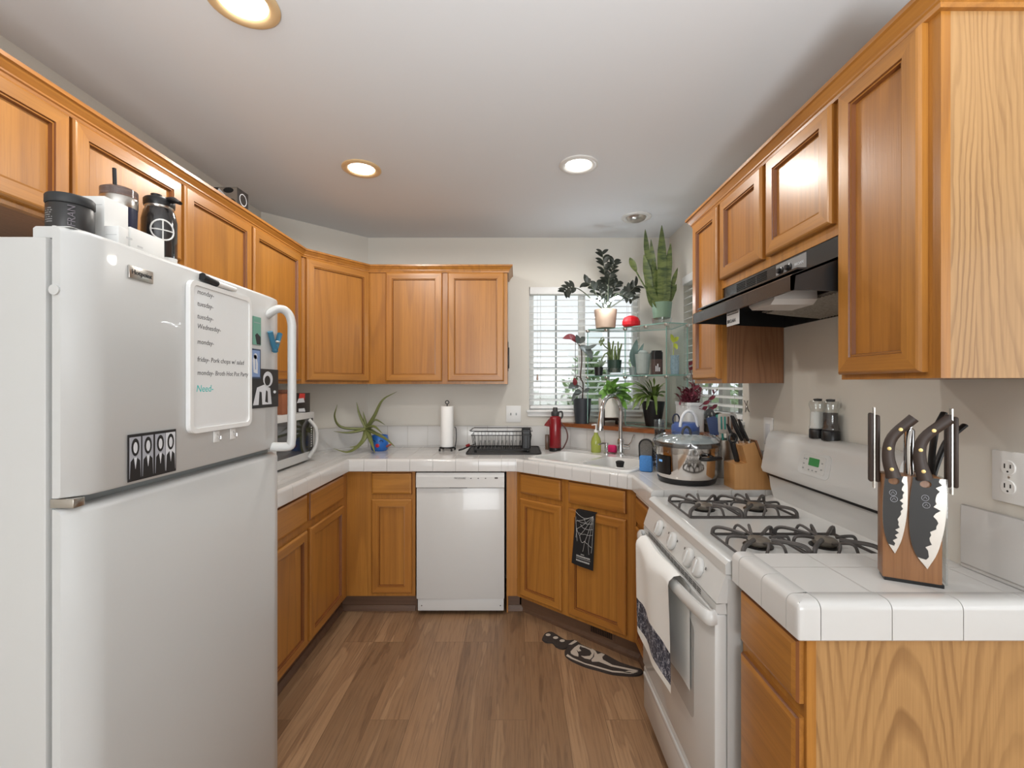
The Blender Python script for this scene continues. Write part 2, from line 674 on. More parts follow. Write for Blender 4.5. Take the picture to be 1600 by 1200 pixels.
def dup(o, loc, label, rotz=None, group=None):
    """Copy a thing with its parts and sub-parts."""
    r = o.copy()
    COL.objects.link(r)
    r.location = loc
    if rotz is not None:
        r.rotation_euler = (0, 0, rotz)
    r['label'] = label
    if group:
        r['group'] = group
    for ch in [c for c in bpy.data.objects if c.parent == o]:
        c = ch.copy()
        COL.objects.link(c)
        c.parent = r
        for g in [g for g in bpy.data.objects if g.parent == ch]:
            d = g.copy()
            COL.objects.link(d)
            d.parent = c
    return r

# ------------------------------------------------------------------ room shell
XL, XR, YB, ZC = -1.61, 1.132, 3.393, 2.524         # left wall, right wall, back wall, ceiling
DGX, DGY = -1.10, 2.883                               # the wall across the far corner runs (XL, DGY) - (DGX, YB)
struct(MB().box(-2.2, 3.4, -6.2, 3.6, -0.1, 0).build('floor', FLOOR))
struct(MB().box(-2.2, 3.4, -6.2, 3.6, ZC, ZC + 0.1).build('ceiling', CEIL))
struct(MB().box(XL - 0.12, XL, -6.0, YB + 0.12, 0, ZC).build('wall_left', WALL))
W1 = (0.095, 0.915, 1.245, 2.158)                     # back window opening x0 x1 z0 z1
struct(MB().slab([(XL, 0), (XR + 0.12, 0), (XR + 0.12, ZC), (XL, ZC)], [[(W1[0], W1[2]), (W1[1], W1[2]), (W1[1], W1[3]), (W1[0], W1[3])]],
                 lambda u, v, w: (u, w, v), YB, YB + 0.12).build('wall_back', WALL))
W2 = (2.29, 3.10, 1.245, 2.158)                       # side window opening y0 y1 z0 z1
struct(MB().slab([(0.94, 0), (YB, 0), (YB, ZC), (0.94, ZC)], [[(W2[0], W2[2]), (W2[1], W2[2]), (W2[1], W2[3]), (W2[0], W2[3])]],
                 lambda u, v, w: (w, u, v), XR, XR + 0.12).build('wall_right', WALL))
struct(MB().prism([(XL, DGY), (DGX, YB), (XL, YB)], 0, ZC).build('wall_corner', WALL))
# the open room behind the camera
struct(MB().slab([(-1.73, 0), (3.3, 0), (3.3, ZC), (-1.73, ZC)], [[(-1.1, 0.3), (2.5, 0.3), (2.5, 2.4), (-1.1, 2.4)]],
                 lambda u, v, w: (u, w, v), -6.12, -6.0).build('wall_rear', WALL))
struct(MB().slab([(-6.0, 0), (0.94, 0), (0.94, ZC), (-6.0, ZC)], [[(-2.5, 0.5), (-0.3, 0.5), (-0.3, 2.4), (-2.5, 2.4)]],
                 lambda u, v, w: (w, u, v), 3.2, 3.32).build('wall_side', WALL))
struct(MB().box(XR + 0.12, 3.2, 0.94, 1.06, 0, ZC).build('wall_return', WALL))

# outdoors
GRASS = mat('lawn', rgb(150, 168, 120), 0.9, vary=0.3, vscale=6)
FENCE = mat('pale_fence', rgb(214, 212, 206), 0.7, vary=0.05)
LEAFY = mat('hedge_leaves', rgb(172, 192, 152), 0.8, vary=0.3)
struct(MB().box(-6, 12, 3.6, 14, -0.5, -0.4).box(3.5, 12, -4, 3.6, -0.5, -0.4).build('ground_outside', GRASS))


def fence(loc, rot, label):
    t = thing('garden_fence', label, 'fence', loc, rot)
    b = MB()
    for i in range(6):
        b.box(-3.2, 3.2, -0.012, 0.012, 0.08 + i * 0.27, 0.33 + i * 0.27)
    b.build('board_panel', FENCE, t)
    for x in (-3.2, -1.1, 1.1, 3.2):
        MB().box(x - 0.05, x + 0.05, 0.012, 0.1, 0, 1.75).build('post', FENCE, t)


fence((1.4, 7.0, -0.4), 0, 'pale board fence seen through the blind beside the sink corner')
fence((6.2, 3.4, -0.4), -PI / 2, 'pale board fence seen through the blind behind the red leaved plant')


def bush(loc, r, h, label, n=900):
    t = thing('garden_bush', label, 'bush', loc)
    b = MB()
    for _ in range(n):
        a, u = random.uniform(0, 2 * PI), random.random()
        rr = r * math.sqrt(random.random()) * math.sin(PI * (0.12 + 0.85 * u))
        p = Vector((rr * math.cos(a), rr * math.sin(a), 0.15 + h * u))
        d = Vector((random.uniform(-1, 1), random.uniform(-1, 1), random.uniform(-0.4, 1))).normalized() * 0.16
        b.leaf([p, p + d], 0.09, n=3)
    b.build('foliage', LEAFY, t)
    MB().tube([(0, 0, 0), (0.02, 0, h * 0.8)], [0.05, 0.02]).build('stem', mat('bark', rgb(110, 96, 84), 0.9), t)


bush((0.9, 5.6, -0.4), 0.6, 2.0, 'pale green bush outside the window over the dish rack')
bush((2.3, 6.0, -0.4), 0.9, 3.4, 'tall bush outside the window behind the glass shelf')


# windows and blinds, built in the wall's own frame: x along the wall, y outward, z up
def window(name, loc, rot, w, z0, z1, mull):
    t = bpy.data.objects.new(name, None)
    t.location, t.rotation_euler = loc, (0, 0, rot)
    COL.objects.link(t)
    struct(t)
    b = MB()
    b.slab([(0, z0), (w, z0), (w, z1), (0, z1)], [[(0.035, z0 + 0.035), (w - 0.035, z0 + 0.035), (w - 0.035, z1 - 0.035), (0.035, z1 - 0.035)]],
           lambda u, v, ww: (u, ww, v), 0.07, 0.115)
    b.box(mull - 0.025, mull + 0.025, 0.07, 0.115, z0 + 0.035, z1 - 0.035)
    b.build('window_frame', TRIMW, t)
    for a, c in ((0.035, mull - 0.025), (mull + 0.025, w - 0.035)):
        m = MB().box((a + c) / 2 - 0.007, (a + c) / 2 + 0.007, 0.082, 0.098, z0 + 0.035, z1 - 0.035)
        for k in (1, 2):
            zz = z0 + 0.035 + (z1 - z0 - 0.07) * k / 3
            m.box(a, c, 0.084, 0.096, zz - 0.007, zz + 0.007)
        m.build('muntin', mat('muntin_grey', rgb(170, 174, 174), 0.5), t)
        MB().box(a, c, 0.088, 0.092, z0 + 0.035, z1 - 0.035).build('pane', PANE, t)
    MB().box(-0.02, w + 0.02, -0.035, 0.07, z0 - 0.014, z0 + 0.004, bev=0.003).box(-0.012, w + 0.012, -0.016, -0.001, z0 - 0.045, z0 - 0.012, bev=0.003).build('window_sill', TRIMW, t)
    return t


def blind(loc, rot, w, z0, z1, label):
    t = thing('window_blind', label, 'blind', loc, rot)
    MB().box(0.004, w - 0.004, -0.012, 0.05, z1 - 0.055, z1 - 0.002, bev=0.003).build('headrail', VINYL, t)
    b = MB()
    z = z0 + 0.075
    while z < z1 - 0.07:
        M = Matrix.Translation((w / 2, 0.022, z)) @ Matrix.Rotation(math.radians(15), 4, 'X')
        b.box(-w / 2 + 0.006, w / 2 - 0.006, -0.0225, 0.0225, -0.0014, 0.0014, M=M)
        z += 0.0465
    b.build('slats', VINYL, t)
    MB().box(0.006, w - 0.006, 0.0, 0.046, z0 + 0.012, z0 + 0.034, bev=0.003).build('bottom_rail', VINYL, t)
    c = MB()
    for x in (0.085, w / 2, w - 0.085):
        c.tube([(x, -0.001, z0 + 0.03), (x, -0.001, z1 - 0.04)], 0.0009, seg=5)
        c.tube([(x, 0.046, z0 + 0.03), (x, 0.046, z1 - 0.04)], 0.0009, seg=5)
    c.build('ladder_cord', mat('cord_grey', rgb(196, 196, 192), 0.8), t)
    p = MB().tube([(0.06, -0.016, z1 - 0.05), (0.06, -0.016, z0 + 0.26)], 0.0011, seg=5).build('pull_cord', MATS['cord_grey'], t)
    MB().lathe([(0.003, 0.03), (0.008, 0.0), (0.007, -0.012), (0.0, -0.014)], (0.06, -0.016, z0 + 0.235), 10).build('tassel', mat('tassel_tan', rgb(176, 150, 136), 0.6), p)
    return t


window('window_1', (W1[0], YB, 0), 0, W1[1] - W1[0], W1[2], W1[3], 0.40)
blind((W1[0], YB, 0), 0, W1[1] - W1[0], W1[2], W1[3], 'white slatted blind over the window behind the potted plants and dish rack')
window('window_2', (XR, W2[1], 0), -PI / 2, W2[1] - W2[0], W2[2], W2[3], 0.405)
blind((XR, W2[1], 0), -PI / 2, W2[1] - W2[0], W2[2], W2[3], 'white slatted blind in the side wall, partly behind the narrow wall cabinet')


# recessed ceiling lights
def downlight(x, y, label, ringmat, lit=True):
    t = thing('ceiling_light', label, 'light', (x, y, ZC), group='recessed ceiling lights')
    MB().lathe([(0.095, 0.0), (0.096, -0.006), (0.088, -0.011), (0.07, -0.009), (0.064, -0.004), (0.064, -0.001)], seg=36, cap=False).build('trim_ring', ringmat, t)
    if lit:
        MB().lathe([(0.064, -0.002), (0.05, -0.006), (0.0, -0.008)], seg=28).build('lens', LIT, t)
        l = bpy.data.lights.new('ceiling_lamp', 'SPOT')
        l.energy = 17
        l.spot_size = math.radians(178)
        l.spot_blend = 0.25
        l.shadow_soft_size = 0.06
        l.color = (1.0, 0.955, 0.89)
        o = bpy.data.objects.new('ceiling_lamp', l)
        o.location = (x, y, ZC - 0.03)
        COL.objects.link(o)
    else:
        MB().lathe([(0.064, -0.002), (0.055, -0.018), (0.035, -0.028), (0.0, -0.024)], seg=28).build('eyeball', STEEL, t)


downlight(-0.781, 2.307, 'lit ceiling light with a brassy ring, above the corner wall cabinet', mat('brass_ring', rgb(220, 190, 146), 0.3, metal=0.15))
downlight(0.3075, 2.267, 'lit ceiling light with a silver ring, nearer the range hood side', mat('nickel_ring', rgb(220, 219, 216), 0.3, metal=0.1))
downlight(-0.779, 1.304, 'lit ceiling light cut off by the top of the photo above the fridge', MATS['brass_ring'])
downlight(0.778, 2.974, 'unlit silver ceiling light above the snake plant', MATS['nickel_ring'], False)


# ------------------------------------------------------------------ cabinets
DOOR_PROF = [(0.0, 0.0), (0.0, -0.013), (0.004, -0.018), (0.008, -0.02), (0.043, -0.02), (0.0445, -0.0155), (0.0492, -0.0165), (0.0515, -0.006)]
DRAWER_PROF = [(0.0, 0.0), (0.0, -0.010), (0.003, -0.016), (0.009, -0.0185), (0.013, -0.02)]
GROOVE_OAK = oak('oak_dark_groove', 2, rgb(132, 80, 40), rgb(118, 68, 34), rgb(84, 46, 22))  # darker oak for door grooves and drawer front edges
CAB_MATS = [OAK[2], OAK[0], OAK[1], SIDE_OAK, PANEL_OAK, TOE_OAK, GROOVE_OAK, PANEL_OAK_LOW]


def door(x0, x1, z0, z1, parent):
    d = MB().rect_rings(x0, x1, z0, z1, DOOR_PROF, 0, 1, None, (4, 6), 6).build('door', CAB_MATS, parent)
    MB().box(x0 + 0.05, x1 - 0.05, -0.0062, -0.001, z0 + 0.05, z1 - 0.05).build('door_panel', CAB_MATS, d)
    return d


def drawer(x0, x1, z0, z1, parent):
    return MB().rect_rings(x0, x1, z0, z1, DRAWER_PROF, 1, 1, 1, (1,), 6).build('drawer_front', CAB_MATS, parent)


def cabinet(label, loc, rot, w, depth, z0, z1, doors=(), drawers=(), ends=(3, 3), toe=None, bottom=3, group=None, top=True):
    """Cabinet in its own frame: x along the face, y into the wall, z up."""
    t = thing('wall_cabinet' if z0 > 1.2 else 'base_cabinet', label, 'cabinet', loc, rot, group)
    b = MB()
    b.box(0.0, 0.012, 0.02, depth, z0, z1, ends[0])
    b.box(w - 0.012, w, 0.02, depth, z0, z1, ends[1])
    b.box(0.012, w - 0.012, depth - 0.008, depth, z0, z1, 3)
    b.box(0.012, w - 0.012, 0.02, depth - 0.008, z0, z0 + 0.014, bottom)
    if top:
        b.box(0.012, w - 0.012, 0.02, depth - 0.008, z1 - 0.014, z1, 3)
    b.build('carcass', CAB_MATS, t)
    f = MB()
    holes = [[(x0 + 0.014, a + 0.014), (x1 - 0.014, a + 0.014), (x1 - 0.014, c - 0.014), (x0 + 0.014, c - 0.014)] for x0, x1, a, c in list(doors) + list(drawers)]
    f.slab([(0, z0), (w, z0), (w, z1), (0, z1)], holes, lambda u, v, ww: (u, ww, v), 0.0, 0.02)
    f.build('face_frame', CAB_MATS, t)
    for d in doors:
        door(*d, t)
    for d in drawers:
        drawer(*d, t)
    if toe:
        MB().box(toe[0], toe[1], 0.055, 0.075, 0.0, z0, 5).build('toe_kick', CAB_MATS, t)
    return t


XU, YU, UB, UT = -1.285, 3.12, 1.439, 2.215           # upper cabinets
# over the fridge: local x = world y - 0.86
cabinet('short oak wall cabinet with two doors above the white fridge', (XU, 0.80, 0), PI / 2, 0.937, 0.322, 1.885, UT,
        [(0.035, 0.50, 1.90, 2.196), (0.511, 0.934, 1.90, 2.196)])
cabinet('tall two door oak wall cabinet between the fridge and the corner cabinet', (XU, 1.74, 0), PI / 2, 0.996, 0.322, UB, UT,
        [(0.012, 0.453, 1.458, 2.196), (0.469, 0.955, 1.458, 2.196)], ends=(0, 0))
dx, dy = -1.0036 - XU, YU - 2.736
dl = math.hypot(dx, dy)
tc = cabinet('oak corner wall cabinet set at an angle, one tall door', (XU, 2.736, 0), math.atan2(dy, dx), dl, 0.1, UB, UT,
             [(0.022, dl - 0.012, 1.458, 2.196)], ends=(0, 0))
cabinet('two door oak wall cabinet over the paper towel roll, beside the window', (-1.0036, YU, 0), 0, 0.9416, YB - YU - 0.002, UB, UT,
        [(0.115, 0.498, 1.458, 2.196), (0.536, 0.918, 1.458, 2.196)], ends=(0, 3))
XUR = 0.87
cabinet('narrow tall oak wall cabinet beyond the range hood', (XUR, 2.23, 0), -PI / 2, 0.295, XR - XUR - 0.002, UB, UT,
        [(0.014, 0.284, 1.458, 2.196)], ends=(3, 3))
cabinet('short two door oak wall cabinet directly above the range hood', (XUR, 1.934, 0), -PI / 2, 0.709, XR - XUR - 0.002, 1.837, UT,
        [(0.012, 0.338, 1.87, 2.196), (0.366, 0.690, 1.87, 2.196)])
cabinet('tall oak wall cabinet with pale grained end panel, nearest the camera above the stove', (XUR, 1.224, 0), -PI / 2, 0.286, XR - XUR - 0.002, UB + 0.006, UT,
        [(0.008, 0.257, 1.458, 2.196)], ends=(3, 4))

CROWN = [(0.0, 2.197), (0.010, 2.197), (0.012, 2.206), (0.016, 2.209), (0.016, 2.214), (0.026, 2.226), (0.030, 2.232), (0.036, 2.234), (0.036, 2.245), (0.0, 2.245)]
tag(MB().sweep([(XU, 0.70), (XU, 2.736), (-1.0036, YU), (-0.062, YU), (-0.062, YB - 0.002)], CROWN).build('crown_molding', OAK[1]),
    'oak crown moulding along the cabinet tops from the fridge round to the window', 'molding')
tag(MB().sweep([(XR - 0.002, 2.23), (XUR, 2.23), (XUR, 0.938), (XR - 0.002, 0.938)], CROWN).build('crown_molding', OAK[1]),
    'oak crown moulding along the cabinet tops above the range hood', 'molding')

# base cabinets
BB, BT = 0.113, 0.897
cabinet('oak base cabinet with two drawers and two doors between the fridge and the corner', (-1.06, 1.70, 0), PI / 2, 1.158, 0.54, BB, BT,
        [(0.12, 0.585, 0.135, 0.705), (0.618, 1.068, 0.135, 0.705)], [(0.12, 0.585, 0.745, 0.886), (0.618, 1.068, 0.745, 0.886)], ends=(3, 0), toe=(0, 1.21))
cabinet('narrow oak base cabinet with one drawer and door beside the dishwasher', (-1.06, 2.86, 0), 0, 0.428, 0.52, BB, BT,
        [(0.158, 0.410, 0.136, 0.722)], [(0.158, 0.410, 0.752, 0.886)], ends=(0, 3), toe=(-0.05, 0.428))
sx0, sy0, sx1, sy1 = 0.004, 2.86, 0.612, 2.335
sl = math.hypot(sx1 - sx0, sy1 - sy0)
SROT = math.atan2(sy1 - sy0, sx1 - sx0)
sinkcab = cabinet('angled oak sink base cabinet with a black towel over one door', (sx0, sy0, 0), SROT, sl, 0.50, BB, BT,
                  [(0.035, 0.345, 0.136, 0.735), (0.395, 0.752, 0.136, 0.735)], [(0.035, 0.345, 0.765, 0.886), (0.395, 0.752, 0.765, 0.886)], ends=(0, 0), toe=(-0.012, sl + 0.03), top=False)
MB().box(0.32, 0.40, 0.0545, 0.056, 0.035, 0.09).build('toe_patch', TOE_OAK, sinkcab)
solo(MB().box(-0.062, 0.003, 2.86, 2.8795, BB, BT).box(-0.062, -0.052, 2.88, 3.38, 0.0, BT).box(-0.0515, 0.021, 2.914, 2.925, 0, BB, 1), 'filler_panel', [OAK[2], TOE_OAK],
     'narrow vertical oak filler between the dishwasher and the sink cabinet', 'panel')
rc = cabinet('slim oak base cabinet between the sink cabinet and the stove', (0.615, 2.33, 0), -PI / 2, 0.345, 0.5, BB, BT,
             [(0.03, 0.325, 0.136, 0.722)], [(0.03, 0.325, 0.745, 0.868)], ends=(0, 0), toe=(0, 0.345))
MB().box(0.02, 0.33, -0.012, 0.02, 0.872, 0.889, bev=0.002).build('cutting_board', TRIMW, rc)
nc = cabinet('oak base cabinet with flat drawer fronts and pale end panel under the upright knife block', (0.612, 1.236, 0), -PI / 2, 0.271, XR - 0.614, 0.0, BT,
             [], [(0.018, 0.262, 0.136, 0.722), (0.018, 0.262, 0.752, 0.886)], ends=(3, 7))

QR = [(0.0, 0.0), (0.018, 0.0), (0.016, 0.014), (0.008, 0.026), (0.004, 0.032), (0.0, 0.034)]
c0, s0 = math.cos(SROT), math.sin(SROT)
tx, ty = sx0 - s0 * 0.055, sy0 + c0 * 0.055
struct(MB().sweep([(-1.115, 1.70), (-1.115, 2.915), (-0.64, 2.915)], QR).build('trim_1', TOE_OAK))
struct(MB().sweep([(-0.062, 2.915), (tx + 0.005, 2.915), (sx1 - s0 * 0.055, sy1 + c0 * 0.055), (0.67, 1.99)], QR).build('trim_2', TOE_OAK))

# floor register in the sink cabinet's toe kick
vent = thing('floor_register', 'brown slotted air vent in the toe kick under the sink', 'vent', (sx0 + c0 * 0.50 - s0 * 0.0535, sy0 + s0 * 0.50 + c0 * 0.0535, 0.04), SROT)
MB().slab([(-0.01, 0), (0.15, 0), (0.15, 0.062), (-0.01, 0.062)], [[(0, 0.008), (0.14, 0.008), (0.14, 0.054), (0, 0.054)]], lambda u, v, w: (u, w, v), -0.004, 0.0).build('frame', TOE_OAK, vent)
MB().box(0, 0.14, -0.0006, 0.0, 0.008, 0.054).build('backing', BLACK, vent)
b = MB()
for i in range(13):
    b.box(i * 0.0112, i * 0.0112 + 0.004, -0.003, -0.0006, 0.008, 0.054)
b.build('slats', mat('vent_brown', rgb(84, 58, 40), 0.5), vent)

# ------------------------------------------------------------------ worktops
CT, CE = 0.974, 0.8975                                # top of tile, bottom of edge tiles
LEDGE0, LEDGE1 = (0.302, YB), (XR, 2.563)             # front line of the raised ledge behind the sink
u = Vector((0.585, -0.50)).normalized()               # along the angled front edge
nrm = Vector((-u.y, u.x))                             # inward
SK0 = Vector((0.0, 2.82)) + u * 0.04 + nrm * 0.03   # near corner of the sink rim


def sk(a, b):
    p = SK0 + u * a + nrm * b
    return (p.x, p.y)


SKL, SKD = 0.70, 0.47
hole = [sk(a, b) for a, b in rrect(0.02, SKL - 0.02, 0.02, SKD - 0.02, 0.03)]
outer = [(XL, 1.70), (-1.031 - 0.012, 1.70), (-1.031 - 0.012, 2.832), (0.0 + 0.006, 2.832), (0.585 + 0.012, 2.326), (0.597, 1.992), (XR, 1.992), LEDGE1, LEDGE0, (DGX + 0.004, YB - 0.001), (XL + 0.001, DGY - 0.004)]
wt = thing('tiled_worktop', 'white tiled worktop running from the microwave round the sink to the stove', 'countertop', (0, 2.9, BT))
MB().slab(outer, [hole], lambda a, b, w: (a, b, w), BT + 0.001, CT).build('top', [TILE_TOP], wt, world=True)


def edge_tiles(path, cuts, rise=0.0055, rnd=0.016):
    """Bullnose edge tiles along a plan path (room on the right), one block per tile with a thin joint between."""
    top = CT - CE + rise
    prof = [(-0.055, 0.0), (-0.055, CT - CE + 0.0002), (-0.047, top), (-0.020, top)]
    prof += [(-0.018 + 0.018 * math.sin(a), top - 0.018 + 0.018 * math.cos(a)) for a in [math.radians(k) for k in (18, 36, 54, 72, 90)]] + [(0.0, 0.003), (-0.003, 0.0)]
    prof = [(o, z + CE) for o, z in prof]
    P0_ = [Vector(p) for p in path]
    P, anchor = [P0_[0]], [None]
    for k in range(1, len(P0_) - 1):          # soften outside corners in plan
        a, c = (P0_[k] - P0_[k - 1]).normalized(), (P0_[k + 1] - P0_[k]).normalized()
        if a.x * c.y - a.y * c.x > 0.5:
            p, q = P0_[k] - a * rnd, P0_[k] + c * rnd
            mi_ = Vector((a.y, -a.x)) + Vector((c.y, -c.x))
            anchor += [(P0_[k], mi_ / mi_.dot(Vector((a.y, -a.x))))] * 5
            P += [p, p.lerp(P0_[k], 0.6).lerp(P0_[k].lerp(q, 0.1), 0.25), p.lerp(P0_[k], 0.75).lerp(q.lerp(P0_[k], 0.75), 0.5), q.lerp(P0_[k], 0.6).lerp(P0_[k].lerp(p, 0.1), 0.25), q]
        else:
            P.append(P0_[k])
            anchor.append(None)
    P.append(P0_[-1])
    anchor.append(None)
    acc = [0.0]
    for k in range(1, len(P)):
        acc.append(acc[-1] + (P[k] - P[k - 1]).length)
    nrm_ = []
    for k in range(len(P)):
        a = (P[k] - P[k - 1]).normalized() if k else (P[1] - P[0]).normalized()
        c = (P[k + 1] - P[k]).normalized() if k < len(P) - 1 else a
        n0, n1 = Vector((a.y, -a.x)), Vector((c.y, -c.x))
        m_ = (n0 + n1).normalized()
        nrm_.append(m_ / max(0.3, m_.dot(n0)))

    def frame(s_):
        for k in range(1, len(P)):
            if s_ <= acc[k] + 1e-9:
                f = (s_ - acc[k - 1]) / max(1e-9, acc[k] - acc[k - 1])
                p = P[k - 1].lerp(P[k], f)
                d = (P[k] - P[k - 1]).normalized()
                if f < 1e-6:
                    return p, nrm_[k - 1], anchor[k - 1]
                if f > 1 - 1e-6:
                    return p, nrm_[k], anchor[k]
                return p, Vector((d.y, -d.x)), None
    b = MB()
    edges = [0.0] + sorted(cuts) + [acc[-1]]
    m = len(prof)
    for a, c in zip(edges[:-1], edges[1:]):
        a2, c2 = (a + 0.0009 if a > 0 else a), (c - 0.0009 if c < acc[-1] else c)
        st_ = [a2] + [q for q in acc if a2 + 1e-4 < q < c2 - 1e-4] + [c2]
        vs = []
        for q in st_:
            p, nn, an = frame(q)
            for o, z in prof:
                c_ = an[0] + an[1] * o if an and o < -rnd - 0.001 else p + nn * o
                vs.append((c_.x, c_.y, z))
        fs = []
        for k in range(len(st_) - 1):
            fs += [(k * m + i_, k * m + (i_ + 1) % m, (k + 1) * m + (i_ + 1) % m, (k + 1) * m + i_) for i_ in range(m)]
        fs += [tuple(reversed(range(m))), tuple(range((len(st_) - 1) * m, len(st_) * m))]
        b.add(vs, fs, 0, True)
    return b


edge_tiles([(-1.031, 1.70), (-1.031, 2.82), (0.0, 2.82), (0.585, 2.32), (0.585, 1.99)], [0.115 + 0.1475 * k for k in range(7)] + [1.21 + 0.1415 * k for k in range(7)] + [2.10, 2.145] + [2.205 + 0.118 * k for k in range(6)] + [2.84, 2.895, 3.04, 3.18], rise=0.0003).build('edge_tile_row', TILE_EDGE, wt, world=True)
wn2 = thing('tiled_worktop', 'short white tiled worktop under the upright knife block, nearest the camera', 'countertop', (0.86, 1.1, BT))
MB().slab([(0.597, 0.962), (XR, 0.962), (XR, 1.241), (0.597, 1.241)], [], lambda a, b, w: (a, b, w), BT + 0.001, CT).build('top', [TILE_NEAR], wn2, world=True)
edge_tiles([(0.585, 1.241), (0.585, 0.95), (XR - 0.001, 0.95)], [0.036, 0.148, 0.2475, 0.335, 0.483, 0.631, 0.779]).build('edge_tile_row', TILE_EDGE, wn2, world=True)

# splashback tiles, and the raised ledge across the corner under the windows
SZ = 1.131
sb = thing('tiled_splashback', 'white tiled splashback behind the dish rack and aloe', 'backsplash', (-0.4, YB, CT))
MB().box(DGX + 0.005, 0.275, YB - 0.012, YB - 0.001, CT + 0.0003, SZ, bev=0.002).build('tiles_behind_rack', TILE_XZ, sb, world=True)
MB().prism([(XL + 0.0125, DGY - 0.012), (DGX + 0.004, YB - 0.0135), (DGX + 0.003, YB - 0.002), (XL + 0.002, DGY - 0.003)], CT + 0.0003, SZ).build('tiles_across_corner', TILE_DZ, sb, world=True)
MB().box(XL + 0.001, XL + 0.012, 1.70, DGY - 0.014, CT + 0.0003, SZ).build('tiles_behind_microwave', TILE_YZ, sb, world=True)
solo(MB().box(XR - 0.012, XR - 0.001, 1.995, 2.545, CT + 0.0003, SZ), 'tiled_splashback', TILE_YZ, 'white tiled splashback on the side wall behind the utensil crock', 'backsplash')
solo(MB().box(XR - 0.012, XR - 0.001, 0.965, 1.156, CT + 0.0003, SZ, bev=0.003), 'tiled_splashback', TILE_YZ, 'short white tiled splashback beside the upright knife block, under the double outlet', 'backsplash')
lg = thing('window_ledge', 'wood edged raised ledge across the corner behind the sink', 'ledge', (0.85, 3.1, CT))
MB().prism([(LEDGE0[0] + 0.004, YB - 0.001), (XR - 0.001, LEDGE1[1] + 0.004), (XR - 0.001, YB - 0.001)], CT + 0.0005, SZ).build('tile_front', TILE_DZ, lg, world=True)
MB().prism([(LEDGE0[0] - 0.022, YB - 0.013), (XR - 0.013, LEDGE1[1] - 0.015), (XR - 0.013, YB - 0.013)], SZ, SZ + 0.026).build('wood_top', LEDGE_OAK, lg, world=True)
LZ = SZ + 0.026

# ------------------------------------------------------------------ sink and faucet
snk = thing('kitchen_sink', 'white double bowl sink set at an angle in the corner worktop', 'sink', (SK0.x, SK0.y, CT + 0.0008), math.atan2(u.y, u.x))
b = MB()
o1 = rrect(0, SKL, 0, SKD, 0.045)
mid = SKL * 0.52
bowls = [(0.035, mid - 0.014, 0.038, SKD - 0.105), (mid + 0.014, SKL - 0.035, 0.038, SKD - 0.105)]
hl = [rrect(*q, 0.04) for q in bowls]
b.slab(rrect(0.006, SKL - 0.006, 0.006, SKD - 0.006, 0.04), hl, lambda a, c, w: (a, c, w), 0.004, 0.0125, smooth=True)
m = len(o1)
o2 = rrect(0.006, SKL - 0.006, 0.006, SKD - 0.006, 0.04)
vs = [(p[0], p[1], 0.0) for p in o1] + [(p[0], p[1], 0.007) for p in o1] + [(p[0], p[1], 0.0125) for p in o2]
b.add(vs, [(i + k * m, (i + 1) % m + k * m, (i + 1) % m + (k + 1) * m, i + (k + 1) * m) for k in range(2) for i in range(m)], 0, True)
b.build('rim', SINKW, snk)
for q in bowls:
    bb = MB()
    lv = [(0.0, 0.0125), (0.002, 0.006), (0.006, -0.02), (0.016, -0.15), (0.03, -0.165), (0.07, -0.17)]
    vs, fs = [], []
    for d, z in lv:
        rr = rrect(q[0] + d, q[1] - d, q[2] + d, q[3] - d, 0.04)
        m = len(rr)
        vs += [(p[0], p[1], z) for p in rr]
    for k in range(len(lv) - 1):
        fs += [(i + k * m, (i + 1) % m + k * m, (i + 1) % m + (k + 1) * m, i + (k + 1) * m) for i in range(m)]
    fs.append(tuple(range((len(lv) - 1) * m, len(lv) * m)))
    bb.add(vs, fs, 0, True)
    bo = bb.build('bowl', SINKW, snk)
    cx, cy = (q[0] + q[1]) / 2, (q[2] + q[3]) / 2
    MB().lathe([(0.04, 0.0), (0.04, 0.003), (0.03, 0.004), (0.026, 0.001), (0.0, 0.001)], (cx, cy, -0.17), 24).build('drain', CHROME, bo)

DZ = CT + 0.0125                                       # top of the sink's back deck
fx, fy = 0.662, 2.905
fd = Vector((-0.7071, -0.7071))
fa = thing('kitchen_faucet', 'chrome gooseneck pull down faucet behind the sink', 'faucet', (fx, fy, DZ))
MB().lathe([(0.03, 0), (0.03, 0.008), (0.024, 0.014), (0.022, 0.095), (0.018, 0.105), (0.0, 0.108)]).build('base', CHROME, fa)


def fp(d, z):
    return (fd.x * d, fd.y * d, z)


neck = [fp(0, 0.10), fp(0, 0.28)] + [fp(0.105 - 0.105 * math.cos(a), 0.28 + 0.098 * math.sin(a)) for a in [PI * k / 12 for k in range(1, 11)]] + [fp(0.214, 0.28)]
MB().tube(neck, 0.0135, seg=14).build('neck', CHROME, fa)
MB().tube([fp(0.213, 0.285), fp(0.218, 0.25), fp(0.226, 0.19), fp(0.229, 0.172)], [0.0145, 0.017, 0.023, 0.021], seg=16).build('spray_head', CHROME, fa)
hd = MB().tube([(0.0, 0, 0.055), (0.05, -0.03, 0.055)], 0.017, seg=14).build('handle_hub', CHROME, fa)
MB().tube([(0.045, -0.027, 0.058), (0.062, -0.037, 0.09), (0.075, -0.045, 0.135)], [0.009, 0.007, 0.006], seg=10).build('lever', CHROME, hd)

sp = thing('soap_pump', 'small chrome soap pump on the sink deck beside the faucet', 'soap dispenser', (0.582, 2.96, DZ))
MB().lathe([(0.017, 0), (0.017, 0.006), (0.011, 0.012), (0.01, 0.055), (0.013, 0.058), (0.013, 0.072), (0.0, 0.075)], seg=18).build('body', CHROME, sp)
MB().tube([(0, 0, 0.066), (-0.03, -0.02, 0.07), (-0.06, -0.045, 0.066)], [0.007, 0.006, 0.005], seg=10).build('spout', CHROME, sp)

